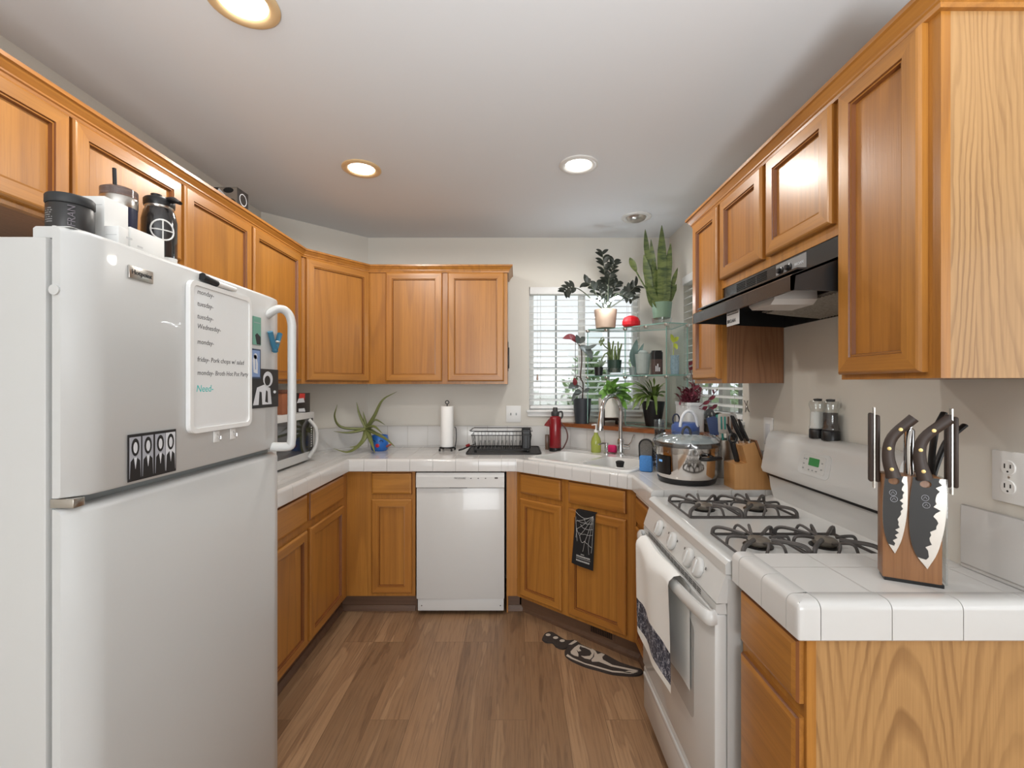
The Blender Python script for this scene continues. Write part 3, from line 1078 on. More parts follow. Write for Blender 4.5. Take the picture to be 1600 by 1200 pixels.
bt = thing('dish_soap_bottle', 'clear bottle of yellow green dish soap with a white pump, behind the sink', 'soap bottle', (0.525, 3.02, DZ))
MB().lathe([(0.028, 0), (0.033, 0.006), (0.034, 0.07), (0.028, 0.095), (0.014, 0.12), (0.012, 0.135), (0.0, 0.135)], seg=22, sy=0.7).build('bottle', mat('green_soap', rgb(186, 196, 96), 0.12, trans=0.45), bt)
MB().lathe([(0.014, 0.133), (0.014, 0.15), (0.005, 0.152), (0.005, 0.178), (0.010, 0.18), (0.010, 0.188), (0, 0.189)], seg=14).tube([(0, 0, 0.184), (-0.03, -0.012, 0.182)], 0.004, seg=6).build('pump', TRIMW, bt)
solo(MB().box(-0.03, 0.03, -0.016, 0.016, 0, 0.05, bev=0.012, seg=3), 'sponge', mat('pink_sponge', rgb(214, 40, 104), 0.8, vary=0.1, bump=0.3),
     'bright pink sponge standing behind the soap pump', 'sponge', (0.632, 3.02, DZ), -0.6)

# brushes at the corner of the sink rim
bw = thing('dish_brush', 'white dish brush with dark bristles in the sink beside the cooker', 'brush', (*sk(0.60, 0.09), 0.813))
MB().lathe([(0.022, 0.09), (0.03, 0.1), (0.03, 0.165), (0.02, 0.172), (0.0, 0.172)], seg=18).tube([(0, 0, 0.0), (0, 0, 0.1)], 0.012).build('handle', TRIMW, bw)
MB().lathe([(0.018, 0.172), (0.024, 0.2), (0.016, 0.205), (0, 0.204)], seg=18).build('bristles', mat('bristle_black', rgb(34, 32, 32), 0.9, vary=0.5, bump=0.8), bw)
sc = thing('dish_scrubber', 'blue scrubber with a grey mesh loop standing at the sink end by the brush', 'scrubber', (*sk(0.742, 0.11), CT + 0.0003), -0.5)
MB().box(-0.034, 0.034, -0.018, 0.018, 0, 0.085, bev=0.01).build('pad', mat('blue_scrub', rgb(70, 130, 196), 0.7, vary=0.35, vscale=180, bump=0.4), sc)
MB().tube([(-0.033, 0, 0.06)] + [(-0.036 * math.cos(a), 0, 0.135 + 0.035 * math.sin(a)) for a in [PI * k / 10 for k in range(11)]] + [(0.033, 0, 0.06)], 0.005, seg=8).build('loop', BLACK, sc)
MB().slab([(-0.032, 0.06)] + [(-0.034 * math.cos(PI * k / 10), 0.135 + 0.034 * math.sin(PI * k / 10)) for k in range(11)] + [(0.032, 0.06)], [], lambda a, c, w: (a, w, c), -0.002, 0.002).build('mesh_pad', mat('grey_mesh', rgb(104, 102, 98), 0.7, vary=0.4, vscale=250, bump=0.5), sc)
sv = thing('scouring_holder', 'small chrome holder with a wire scourer between the scrubber and the cooker', 'holder', (*sk(0.76, 0.19), CT + 0.0003))
MB().lathe([(0.02, 0), (0.024, 0.01), (0.024, 0.115), (0.0, 0.117)], seg=18).build('cup', STEEL, sv)
b = MB()
for i in range(12):
    a, k = random.uniform(0, 6.28), random.uniform(0.02, 0.1)
    b.tube([(0.024 * math.cos(a + 2 * PI * j / 10), 0.026 * math.sin(a + 2 * PI * j / 10), k + 0.012 * math.sin(j * 2)) for j in range(11)], 0.003, seg=5)
b.build('scourer', IRON, sv)

# ------------------------------------------------------------------ dishwasher
dw = thing('dishwasher', 'white built in dishwasher between two oak cabinets', 'dishwasher', (-0.62, 2.835, 0))
DWW = 0.545
MB().box(0.004, DWW - 0.004, 0.025, 0.5, 0.05, 0.875).build('body', DKGREY, dw)
MB().box(0, DWW, 0.0, 0.025, 0.105, 0.795, bev=0.004).build('door', WHITE, dw)
cp = MB()
cp.slab([(-0.012, 0.80), (-0.004, 0.797), (0.025, 0.797), (0.025, 0.889), (-0.002, 0.889), (-0.01, 0.865)], [], lambda a, c, w: (w, a, c), 0.0, DWW)
cpo = cp.build('control_panel', WHITE, dw)
MB().text('FRIGIDAIRE', 0.014, (0.235, -0.0125, 0.852), (1, 0, 0), (0, 0.2, 1)).build('logo', DKGREY, cpo)
b = MB()
for i, x in enumerate((0.335, 0.38, 0.425)):
    b.box(x, x + 0.008, -0.0115, -0.009, 0.853, 0.858)
b.box(0.485, 0.505, -0.0115, -0.008, 0.853, 0.862)
b.build('indicator', IRON, cpo)
MB().box(0.205, 0.315, -0.006, 0.002, 0.795, 0.803).build('pull_recess', DKGREY, cpo)
kb = MB().box(0.006, DWW - 0.004, 0.010, 0.04, 0.028, 0.1045, bev=0.003).build('kick_plate', WHITE, dw)
MB().lathe([(0.004, 0), (0.003, 0.002), (0, 0.002)], seg=10, M=Matrix.Translation((0.03, 0.010, 0.06)) @ Matrix.Rotation(PI / 2, 4, 'X')).lathe([(0.004, 0), (0.003, 0.002), (0, 0.002)], seg=10, M=Matrix.Translation((0.52, 0.010, 0.06)) @ Matrix.Rotation(PI / 2, 4, 'X')).build('screw', IRON, kb)

# ------------------------------------------------------------------ refrigerator; local origin at world
fr = thing('refrigerator', 'white top freezer fridge covered with magnets and a whiteboard', 'refrigerator', (-1.2, 1.25, 0))
FX = -0.836
MB().box(-1.56, FX - 0.062, 0.873, 1.643, 0.02, 1.715, bev=0.006).build('body', FRIDGE_SIDE, fr, world=True)
MB().box(FX - 0.062, FX - 0.05, 0.885, 1.632, 0.06, 1.715).build('gasket', GASKET, fr, world=True)


def curved_door(z0, z1, name):
    out = []
    for k in range(25):
        t = k / 24
        y = 0.873 + 0.77 * t
        e = min(t, 1 - t)
        x = FX - 0.004 * (2 * t - 1) ** 2 - 0.03 * max(0, 1 - e / 0.06) ** 2.2
        out.append((x, y))
    poly = [(FX - 0.05, 0.873)] + out + [(FX - 0.05, 1.643)]
    b = MB()
    lv = [(z0, 0.004), (z0 + 0.005, 0.0), (z1 - 0.012, 0.0), (z1 - 0.005, 0.003), (z1, 0.012)]
    vs, fs = [], []
    m = len(poly)
    for z, d in lv:
        vs += [(x - (d if i not in (0, m - 1) else 0), y, z) for i, (x, y) in enumerate(poly)]
    for k in range(len(lv) - 1):
        fs += [(i + k * m, (i + 1) % m + k * m, (i + 1) % m + (k + 1) * m, i + (k + 1) * m) for i in range(m)]
    fs += [tuple(reversed(range(m))), tuple(range((len(lv) - 1) * m, len(lv) * m))]
    b.add(vs, fs, 0, True)
    return b.build(name, FRIDGE_W, fr, world=True)


fdoor = curved_door(1.214, 1.735, 'freezer_door')
ldoor = curved_door(0.06, 1.192, 'fridge_door')
MB().box(FX - 0.058, FX - 0.012, 0.876, 0.90, 1.194, 1.212, bev=0.002).build('hinge', STEEL, fr, world=True)
MB().slab([(-0.935, 1.7152), (-0.935, 1.734), (-0.930, 1.7378), (-0.866, 1.7378), (-0.860, 1.7366), (-0.860, 1.7358), (-0.884, 1.7358), (-0.892, 1.7152)], [], lambda a, c, w: (a, w, c), 0.885, 0.992, smooth=True).build('hinge_cover', FRIDGE_W, fr, world=True)
MB().box(-1.5, FX - 0.07, 0.9, 1.62, 0.0, 0.02).build('foot_rail', BLACK, fr, world=True)
hp = [(FX - 0.01, 1.545, 1.665), (FX + 0.025, 1.558, 1.690), (FX + 0.048, 1.575, 1.680), (FX + 0.058, 1.583, 1.645), (FX + 0.058, 1.585, 1.58), (FX + 0.058, 1.585, 1.30), (FX + 0.056, 1.585, 1.235), (FX + 0.048, 1.583, 1.219), (FX - 0.006, 1.575, 1.218)]
MB().tube(curve(hp, 6), [0.017] * 49, seg=14, flat=0.8).build('handle', FRIDGE_W, fdoor, world=True)
bd = MB().box(FX - 0.001, FX + 0.003, 0.985, 1.05, 1.662, 1.690, bev=0.001).build('badge', STEEL, fdoor, world=True)
MB().text('Hotpoint', 0.015, (FX + 0.0031, 0.99, 1.672), (0, 1, 0), (0, 0, 1)).build('logo', DKGREY, bd, world=True)
MB().lathe([(0.006, 0), (0.005, 0.004), (0, 0.005)], seg=12, M=Matrix.Translation((FX - 0.013, 1.607, 0.692)) @ Matrix.Rotation(PI / 2, 4, 'Y')).build('lock', DKGREY, ldoor, world=True)
MB().lathe([(0.010, 0), (0.010, 0.004), (0, 0.005)], seg=14, M=Matrix.Translation((FX - 0.044, 0.8735, 1.612)) @ Matrix.Rotation(PI / 2, 4, 'X')).build('side_plug', FRIDGE_W, fdoor, world=True)

# things on the freezer door; its face is x = FX, reading direction +y
FXM = FX + 0.0004


def card(label, y0, y1, z0, z1, mats, draw, name='photo_magnet', cat='magnet'):
    t = thing(name, label, cat, (FXM, (y0 + y1) / 2, z0))
    MB().box(FXM, FXM + 0.0016, y0, y1, z0, z1).build('card', mats[0], t, world=True)
    b = MB()
    w, h = y1 - y0, z1 - z0

    def shape(pts, k, lvl=0):
        x = FXM + 0.0017 + 0.0002 * lvl
        b.slab([(y0 + a * w, z0 + c * h) for a, c in pts], [], lambda a, c, ww: (x + ww, a, c), 0, 0.0002, k)
    draw(shape)
    b.build('printed_picture', list(mats[1:]), t, world=True)
    return t


INK, GREYP = mat('print_black', rgb(36, 35, 36), 0.4), mat('print_grey', rgb(168, 170, 178), 0.45)
PALE = mat('print_pale', rgb(216, 218, 222), 0.45)


def oval(cx, cy, rx, ry, n=16):
    return [(cx + rx * math.cos(2 * PI * k / n), cy + ry * math.sin(2 * PI * k / n)) for k in range(n)]


def four(sh):
    for i, x in enumerate((0.13, 0.38, 0.64, 0.87)):
        sh([(x - 0.11, 0.06), (x + 0.11, 0.06), (x + 0.11, 0.94), (x - 0.11, 0.94)], 1 if i != 3 else 2, 0)
        sh([(x - 0.105, 0.06), (x + 0.105, 0.06), (x + 0.09, 0.42), (x + 0.03, 0.5), (x - 0.03, 0.5), (x - 0.09, 0.42)], 0, 1)
        sh(oval(x, 0.72, 0.075, 0.19), 0, 2)
        sh(oval(x, 0.71, 0.04, 0.12), 2, 3)
        sh([(x - 0.03, 0.5), (x + 0.03, 0.5), (x, 0.25)], 2, 3)


card('black and white photo card of four portraits low on the freezer door', 0.983, 1.121, 1.221, 1.323, [INK, INK, GREYP, PALE], four)


def bw2(sh):
    sh(oval(0.62, 0.74, 0.17, 0.2), 1, 0)
    sh(oval(0.60, 0.70, 0.1, 0.13), 0, 1)
    sh([(0.12, 0.08), (0.75, 0.08), (0.7, 0.5), (0.5, 0.6), (0.25, 0.52)], 1, 0)
    sh([(0.3, 0.08), (0.42, 0.08), (0.4, 0.4), (0.33, 0.42)], 0, 1)
    sh([(0.52, 0.15), (0.62, 0.12), (0.6, 0.42), (0.55, 0.45)], 0, 1)
    sh(oval(0.86, 0.4, 0.05, 0.04), 1, 1)


card('black and white print partly under a blue card on the freezer door', 1.427, 1.602, 1.356, 1.484, [INK, INK, PALE], bw2)


def bluec(sh):
    sh([(0.09, 0.05), (0.91, 0.05), (0.91, 0.95), (0.09, 0.95)], 0, 0)
    sh([(0.35, 0.2), (0.7, 0.16), (0.72, 0.5), (0.6, 0.78), (0.4, 0.8), (0.28, 0.6)], 1, 1)
    sh(oval(0.52, 0.75, 0.16, 0.1), 1, 1)
    sh([(0.48, 0.3), (0.56, 0.3), (0.55, 0.65), (0.5, 0.65)], 0, 2)


bc = card('small blue card with a white figure, overlapping the black print', 1.424, 1.487, 1.452, 1.546, [mat('navy_print', rgb(62, 78, 104), 0.5), mat('blue_print', rgb(130, 154, 196), 0.5), PALE], bluec)
bc.location.x += 0.003
gc = card('narrow green card magnet above the blue clip', 1.449, 1.494, 1.560, 1.650, [mat('green_print', rgb(112, 164, 146), 0.5), INK, GREYP], lambda sh: (sh([(0.45, 0.02), (0.95, 0.02), (0.95, 0.3), (0.5, 0.42), (0.25, 0.34)], 0, 0), sh([(0.1, 0.78), (0.9, 0.78), (0.9, 0.8), (0.1, 0.8)], 1, 0)))

wb = thing('whiteboard', 'white dry erase board with handwritten weekday list on the freezer door', 'whiteboard', (FXM, 1.29, 1.305))
WBX = FXM + 0.008
MB().slab(rrect(1.156, 1.425, 1.306, 1.700, 0.02), [], lambda a, c, w: (w, a, c), FXM, WBX).build('board', mat('board_white', rgb(232, 233, 233), 0.2, coat=0.3), wb, world=True)
MB().slab(rrect(1.156, 1.425, 1.306, 1.700, 0.022), [rrect(1.168, 1.413, 1.318, 1.688, 0.014)], lambda a, c, w: (w, a, c), WBX, WBX + 0.004).build('frame', TRIMW, wb, world=True)
INKM = mat('marker_ink', rgb(70, 70, 74), 0.6)
for body, z in (('monday-', 1.668), ('tuesday-', 1.637), ('tuesday-', 1.604), ('Wednesday-', 1.578), ('monday-', 1.538), ('friday- Pork chops w/ salad', 1.492), ('monday- Broth Hot Pot Party', 1.457)):
    MB().text(body, 0.0185, (WBX + 0.0001, 1.186, z), (0, 1, 0), (0, 0.15, 1), depth=0.0001).build('handwriting', INKM, wb, world=True)
MB().text('Need-', 0.026, (WBX + 0.0001, 1.182, 1.413), (0, 1, 0), (0, 0.15, 1), depth=0.0001).build('teal_handwriting', mat('teal_ink', rgb(40, 190, 186), 0.6), wb, world=True)

mk = thing('dry_erase_marker', 'white dry erase marker with a black cap on the whiteboard top edge', 'marker', (FX + 0.006, 1.28, 1.712))
MB().tube([(FX + 0.008, 1.205, 1.7165), (FX + 0.008, 1.262, 1.7105)], [0.0105, 0.0095], seg=14).build('cap', BLACK, mk, world=True)
MB().tube([(FX + 0.008, 1.262, 1.7105), (FX + 0.008, 1.345, 1.7105)], [0.0085, 0.007], seg=14).build('barrel', TRIMW, mk, world=True)
for y, lb in ((1.272, 'small clear magnetic hook below the whiteboard, nearer the camera'), (1.345, 'small clear magnetic hook below the whiteboard, nearer the freezer handle')):
    h = thing('magnetic_hook', lb, 'hook', (FXM, y, 1.27), group='hooks below the whiteboard')
    MB().box(FXM, FXM + 0.003, y - 0.012, y + 0.012, 1.272, 1.303, bev=0.001).build('plate', TRIMW, h, world=True)
    MB().tube(curve([(FXM + 0.003, y, 1.295), (FXM + 0.010, y, 1.283), (FXM + 0.014, y, 1.279), (FXM + 0.014, y, 1.289)], 4), 0.002, seg=8).build('hook', CHROME, h, world=True)
cl = thing('magnetic_clip', 'blue plastic bag clip stuck to the freezer door by its handle', 'clip', (FXM, 1.57, 1.54))
TEAL = mat('clip_blue', rgb(60, 118, 146), 0.35)
for dy_ in (-1, 1):
    MB().tube(curve([(FXM + 0.009, 1.567 - dy_ * 0.004, 1.545), (FXM + 0.009, 1.567 + dy_ * 0.012, 1.572), (FXM + 0.009, 1.567 + dy_ * 0.032, 1.610)], 5), [0.009] * 11, seg=10, flat=0.9).build('jaw', TEAL, cl, world=True)
MB().tube([(FXM + 0.002, 1.555, 1.578), (FXM + 0.016, 1.579, 1.578)], 0.005, seg=10).build('spring', STEEL, cl, world=True)

# things on top of the fridge
FT = 1.7155
tb = thing('supplement_tub', 'round black tub with a screw lid on the hinge cover at the fridge corner', 'tub', (-0.924, 0.948, FT + 0.0226))
MB().lathe([(0.0355, 0), (0.0375, 0.004), (0.0375, 0.057), (0.0355, 0.06), (0, 0.06)], seg=32).build('jar', mat('tub_black', rgb(48, 47, 47), 0.4), tb)
MB().lathe([(0.0378, 0.06), (0.039, 0.062), (0.039, 0.076), (0.037, 0.079), (0, 0.08)], seg=32).build('lid', mat('lid_black', rgb(44, 46, 48), 0.5), tb)
b = MB()
for i in range(9):
    for k in range(7):
        a0 = -PI / 2 - 0.55 + i * 0.062
        if random.random() < 0.85:
            vs = [(0.0377 * math.cos(a), 0.0377 * math.sin(a), z) for a, z in ((a0, 0.018 + k * 0.0045), (a0 + 0.05, 0.018 + k * 0.0045), (a0 + 0.05, 0.0198 + k * 0.0045), (a0, 0.0198 + k * 0.0045))]
            b.add(vs, [(0, 1, 2, 3)])
b.build('small_print', mat('print_dim', rgb(150, 150, 150), 0.6), tb)
a0 = -0.62
b = MB().text('FRAN', 0.017, (0, 0, 0), (0, 0, 1), (-math.sin(a0) * -1, math.cos(a0) * -1, 0))
b.xf(Matrix.Translation((0.0385 * math.cos(a0), 0.0385 * math.sin(a0), 0.012)))
b.build('lettering', mat('letter_grey', rgb(112, 106, 112), 0.6), tb)

CARTON = mat('white_carton', rgb(228, 228, 226), 0.6)


def carton(name, label, x0, x1, y0, y1, h, z=FT):
    t = thing(name, label, 'box', ((x0 + x1) / 2, (y0 + y1) / 2, z))
    MB().box(x0, x1, y0, y1, z, z + h, bev=0.0015).build('carton', CARTON, t, world=True)
    MB().box(x0 + 0.004, x1 - 0.004, y0 - 0.0005, y0 + 0.001, z + h - 0.02, z + h - 0.019).box(x1 - 0.001, x1 + 0.0005, y0 + 0.02, y0 + 0.035, z + h * 0.5, z + h * 0.5 + 0.004).build('printed_mark', mat('mark_grey', rgb(196, 196, 196), 0.6), t, world=True)


carton('carton_box', 'tall white carton on the fridge between the black tub and tumbler', -0.9645, -0.899, 0.998, 1.06, 0.128)
carton('carton_box', 'long low white carton on the fridge in front of the tumbler and black bottle', -0.9645, -0.896, 1.062, 1.165, 0.083)
carton('carton_box', 'little white carton on the fridge just behind the black tub', -0.898, -0.866, 0.996, 1.022, 0.042, 1.7356)

tu = thing('travel_tumbler', 'navy tumbler with clear lid and dark straw on the fridge', 'tumbler', (-1.003, 1.155, FT))
MB().lathe([(0.03, 0), (0.032, 0.004), (0.037, 0.16), (0.0, 0.16)], seg=28).build('cup', mat('navy_coat', rgb(30, 34, 58), 0.35), tu)
MB().lathe([(0.0372, 0.16), (0.038, 0.165), (0.038, 0.184), (0.0372, 0.186), (0.0, 0.186)], seg=28).build('rim_band', STEEL, tu)
MB().lathe([(0.038, 0.186), (0.038, 0.205), (0.03, 0.21), (0.0, 0.21)], seg=28).build('lid', mat('smoky_lid', rgb(150, 130, 124), 0.15, trans=0.6), tu)
MB().tube([(-0.004, 0, 0.05), (-0.012, 0, 0.262)], 0.0045, seg=10).build('straw', BLACK, tu)
GOLD = mat('orange_print', rgb(206, 150, 70), 0.5)
def wrap(cx, r, ang, pts):
    return [(cx[0] + r * math.cos(ang + x / r), cx[1] + r * math.sin(ang + x / r), z) for x, z in pts]
b = MB()
s_pts = [(0.012, 0.112), (0.004, 0.118), (-0.010, 0.116), (-0.012, 0.108), (0.002, 0.102), (0.010, 0.097), (0.008, 0.09), (-0.004, 0.087), (-0.012, 0.09)]
b.tube(wrap((0, 0), 0.0362, -0.95, s_pts), 0.0032, seg=6)
b.build('emblem', GOLD, tu)
b = MB()
for i in range(4):
    b.tube(wrap((0, 0), 0.0352, -0.95, [(-0.014 + i * 0.009, 0.066), (-0.014 + i * 0.009, 0.078)]), 0.0018, seg=5)
b.build('lettering', mat('yellow_print', rgb(190, 176, 80), 0.5), tu)

wbt = thing('water_bottle', 'black bottle with a spout lid and white ring emblem on the fridge', 'bottle', (-0.985, 1.262, FT))
MB().lathe([(0.038, 0), (0.041, 0.006), (0.041, 0.165), (0.036, 0.19), (0.031, 0.2), (0.0, 0.2)], seg=30).build('bottle', mat('bottle_dark', rgb(44, 42, 42), 0.15, coat=0.5), wbt)
MB().lathe([(0.0315, 0.198), (0.033, 0.2), (0.033, 0.205), (0, 0.205)], seg=28).build('neck_band', STEEL, wbt)
MB().lathe([(0.035, 0.205), (0.036, 0.21), (0.036, 0.222), (0.033, 0.226), (0, 0.226)], seg=28).tube([(0.01, 0.0, 0.221), (0.045, -0.005, 0.223), (0.062, -0.006, 0.214)], [0.015, 0.013, 0.008], seg=10, flat=0.6).lathe([(0.013, 0.226), (0.013, 0.240), (0, 0.241)], (-0.008, 0, 0), 14).build('lid', BLACK, wbt)
b = MB()
cz, R = 0.134, 0.027
b.tube(wrap((0, 0), 0.0412, -0.72, [(R * math.cos(2 * PI * k / 24), cz + R * math.sin(2 * PI * k / 24)) for k in range(24)]), 0.0022, seg=6, closed=True)
b.tube(wrap((0, 0), 0.0412, -0.72, [(x, cz) for x in (-0.026, -0.013, 0, 0.013, 0.026)]), 0.0018, seg=6)
b.tube(wrap((0, 0), 0.0412, -0.72, [(0, cz - 0.026), (0, cz + 0.026)]), 0.0018, seg=6)
b.build('emblem', TRIMW, wbt)
scp = thing('sample_cup', 'tiny white cup with green print beside the black bottle on the fridge', 'cup', (-0.922, 1.215, FT))
MB().lathe([(0.014, 0), (0.018, 0.05), (0.0165, 0.05), (0.013, 0.004), (0, 0.004)], seg=18).build('cup', TRIMW, scp)
MB().lathe([(0.0168, 0.028), (0.0174, 0.036)], seg=18, cap=False).build('green_band', mat('green_band', rgb(90, 150, 110), 0.5), scp)
bx2 = thing('sponge_pack', 'small brownish pack lying on the fridge top behind the marker', 'pack', (-0.895, 1.33, FT + 0.0003))
MB().box(-0.03, 0.0, -0.03, 0.03, 0, 0.03, bev=0.004).build('pack', mat('mauve_pack', rgb(136, 120, 118), 0.6), bx2)

# picture carton on the cabinets above
ck = thing('speaker_carton', 'black printed carton with speaker pictures on top of the oak cabinets', 'box', (-1.42, 2.27, 2.2455))
MB().box(-1.488, -1.36, 2.23, 2.32, 2.2455, 2.396, bev=0.001).build('carton', mat('carton_black', rgb(50, 46, 44), 0.35), ck, world=True)
b = MB()
pl = lambda pts, k, e=0: b.slab([(-1.488 + a * 0.128, 2.2455 + c * 0.15) for a, c in pts], [], lambda a, c, w: (a, 2.2297 - w - e, c), 0, 0.0003, k)
pl([(0.3, 0.99), (0.99, 0.99), (0.99, 0.02), (0.5, 0.02), (0.02, 0.4)], 0)
pl(oval(0.78, 0.38, 0.2, 0.25), 1, 0.0004)
pl(oval(0.78, 0.34, 0.13, 0.17), 2, 0.0008)
pl(oval(0.66, 0.9, 0.2, 0.09), 1, 0.0004)
pl([(0.30, 0.97), (0.55, 0.74), (0.30, 0.42), (0.08, 0.66)], 3, 0.0008)
b.slab([(2.2345 + 0.042 + 0.03 * math.cos(k * PI / 10), 2.35 + 0.03 * math.sin(k * PI / 10)) for k in range(20)], [[(2.2345 + 0.042 + 0.026 * math.cos(k * PI / 10), 2.35 + 0.026 * math.sin(k * PI / 10)) for k in range(20)]], lambda a, c, w: (-1.3598 + w, a, c), 0, 0.0004, 3)
b.slab(oval(2.276, 2.29, 0.03, 0.028), [], lambda a, c, w: (-1.3598 + w, a, c), 0, 0.0004, 1)
b.build('printed_picture', [mat('photo_taupe', rgb(132, 122, 112), 0.4), BLACK, DKGREY, PALE], ck, world=True)

# ------------------------------------------------------------------ gas range
rg = thing('gas_range', 'white freestanding gas range with four burners', 'stove', (0.8, 1.61, 0))
RY0, RY1 = 1.252, 1.976
MB().box(0.578, 1.10, RY0, RY1, 0.03, 0.90).build('body', FRIDGE_SIDE, rg, world=True)
ct = MB()
ct.slab([(0.572, 0.912), (0.572, 0.938), (0.580, 0.947), (0.594, 0.952), (0.606, 0.948), (1.068, 0.948), (1.10, 0.958), (1.10, 0.9)], [], lambda a, c, w: (a, w, c), RY0, RY1, smooth=True)
cto = ct.build('cooktop', WHITE, rg, world=True)
# slanted control panel
MB().slab([(0.574, 0.910), (0.548, 0.832), (0.60, 0.832), (0.60, 0.910)], [], lambda a, c, w: (a, w, c), RY0 + 0.002, RY1 - 0.002).build('control_panel', WHITE, rg, world=True)
sl_n = Vector((-0.078, 0, 0.026)).normalized()
for y in (1.405, 1.483, 1.64, 1.79):
    M = Matrix.Translation((0.5605, y, 0.871)) @ sl_n.to_track_quat('Z', 'Y').to_matrix().to_4x4()
    k = MB().lathe([(0.031, 0), (0.0315, 0.005), (0.029, 0.011), (0.025, 0.0135), (0, 0.014)], seg=26, M=M).build('knob', WHITE, rg, world=True)
    MB().box(-0.004, 0.004, -0.022, 0.022, 0.012, 0.018, bev=0.002, M=M).build('knob_grip', WHITE, k, world=True)
b = MB()
for y in (1.36, 1.445, 1.53, 1.60, 1.69, 1.75):
    M = Matrix.Translation((0.5625, y, 0.885)) @ sl_n.to_track_quat('Z', 'Y').to_matrix().to_4x4()
    b.box(-0.003, 0.003, -0.004, 0.004, 0, 0.0006, M=M)
b.build('panel_mark', IRON, rg, world=True)
# burner wells, burners, grates
for y0, y1 in ((1.268, 1.478), (1.655, 1.893)):
    yc = (y0 + y1) / 2
    MB().tube([(0.632, y0, 0.950), (1.018, y0, 0.950), (1.018, y1, 0.950), (0.632, y1, 0.950)], 0.0032, seg=6, closed=True).build('well_rim', IRON, cto, world=True)
    for xc in (0.725, 0.925):
        bu = MB().lathe([(0.042, 0), (0.042, 0.003), (0.034, 0.004), (0, 0.004)], (xc, yc, 0.948), 28).build('burner', BLACKMETAL, rg, world=True)
        MB().lathe([(0.029, 0), (0.033, 0.006), (0.033, 0.016), (0.028, 0.02), (0, 0.021)], (xc, yc, 0.952), 24).build('burner_cap', mat('burner_alu', rgb(128, 120, 110), 0.45, metal=0.4, vary=0.2), bu, world=True)
        g = MB()
        hx, hy = 0.095, (y1 - y0) / 2 - 0.006
        zt = 0.979
        for sx_ in (-1, 1):
            for sy_ in (-1, 1):
                g.tube(curve([(xc + sx_ * hx, yc + sy_ * hy, 0.951), (xc + sx_ * (hx - 0.004), yc + sy_ * (hy - 0.004), 0.971), (xc + sx_ * (hx - 0.022), yc + sy_ * (hy - 0.022), zt), (xc + sx_ * 0.026, yc + sy_ * 0.026, zt - 0.004)], 5), 0.0052, seg=7, flat=1.3)
        for sy_ in (-1, 1):
            g.tube(curve([(xc - 0.03, yc + sy_ * hy, 0.952), (xc - 0.018, yc + sy_ * (hy - 0.008), zt + 0.004), (xc, yc + sy_ * 0.036, zt - 0.012)], 5), 0.0042, seg=7)
            g.tube(curve([(xc + 0.03, yc + sy_ * hy, 0.952), (xc + 0.018, yc + sy_ * (hy - 0.008), zt + 0.004), (xc, yc + sy_ * 0.036, zt - 0.012)], 5), 0.0042, seg=7)
        for sx_ in (-1, 1):
            g.tube(curve([(xc + sx_ * hx, yc, 0.951), (xc + sx_ * (hx - 0.006), yc, 0.974), (xc + sx_ * (hx - 0.03), yc, zt - 0.002), (xc + sx_ * 0.034, yc, zt - 0.006)], 5), 0.0048, seg=7)
        g.tube([(xc - hx, yc - hy, 0.952), (xc + hx, yc - hy, 0.952), (xc + hx, yc + hy, 0.952), (xc - hx, yc + hy, 0.952)], 0.0042, seg=7, closed=True)
        g.build('burner_grate', IRON, rg, world=True)
# backguard with display
bgd = MB()
bgd.slab([(1.045, 1.066), (1.038, 1.082), (1.060, 1.205), (1.072, 1.230), (1.085, 1.238), (1.126, 1.238), (1.126, 0.90), (1.098, 0.90), (1.092, 0.95), (1.078, 1.0), (1.072, 1.055), (1.062, 1.062)], [], lambda a, c, w: (a, w, c), RY0 + 0.012, RY1 - 0.034, smooth=True)
bgo = bgd.build('backguard', WHITE, rg, world=True)
MB().box(1.061, 1.066, RY0 + 0.02, RY1 - 0.045, 1.052, 1.063).build('shadow_gap', BLACK, bgo, world=True)
dn = Vector((-0.123, 0, 0.022)).normalized()
M = Matrix.Translation((1.0505, 1.615, 1.150)) @ Matrix(((0, dn.z, dn.x, 0), (-1, 0, 0, 0), (0, -dn.x, dn.z, 0), (0, 0, 0, 1)))
MB().slab(rrect(-0.085, 0.085, -0.042, 0.042, 0.02), [], lambda a, c, w: M @ Vector((a, c, w)), 0, 0.002).slab(rrect(-0.06, 0.062, -0.03, 0.032, 0.01), [], lambda a, c, w: M @ Vector((a, c, w)), 0.002, 0.0032, 1).build('display_bezel', [mat('bezel_grey', rgb(204, 205, 204), 0.4), WHITE], bgo, world=True)
MB().slab(rrect(-0.026, 0.03, -0.006, 0.022, 0.003), [], lambda a, c, w: M @ Vector((a, c, w)), 0.0033, 0.004).build('clock_screen', mat('screen_green', rgb(44, 72, 44), 0.3, emit=rgb(40, 130, 60), es=0.35), bgo, world=True)
b = MB()
for i, (a, c) in enumerate([(-0.052, 0.014), (-0.04, 0.014), (-0.052, -0.004), (-0.052, -0.02), (-0.02, -0.022), (0.0, -0.022), (0.02, -0.022), (0.045, 0.01), (0.045, -0.012)]):
    b.slab(rrect(a - 0.004, a + 0.004, c - 0.0025, c + 0.0025, 0.001), [], lambda p, q, w: M @ Vector((p, q, w)), 0.0033, 0.0038)
b.build('touch_button', GASKET, bgo, world=True)
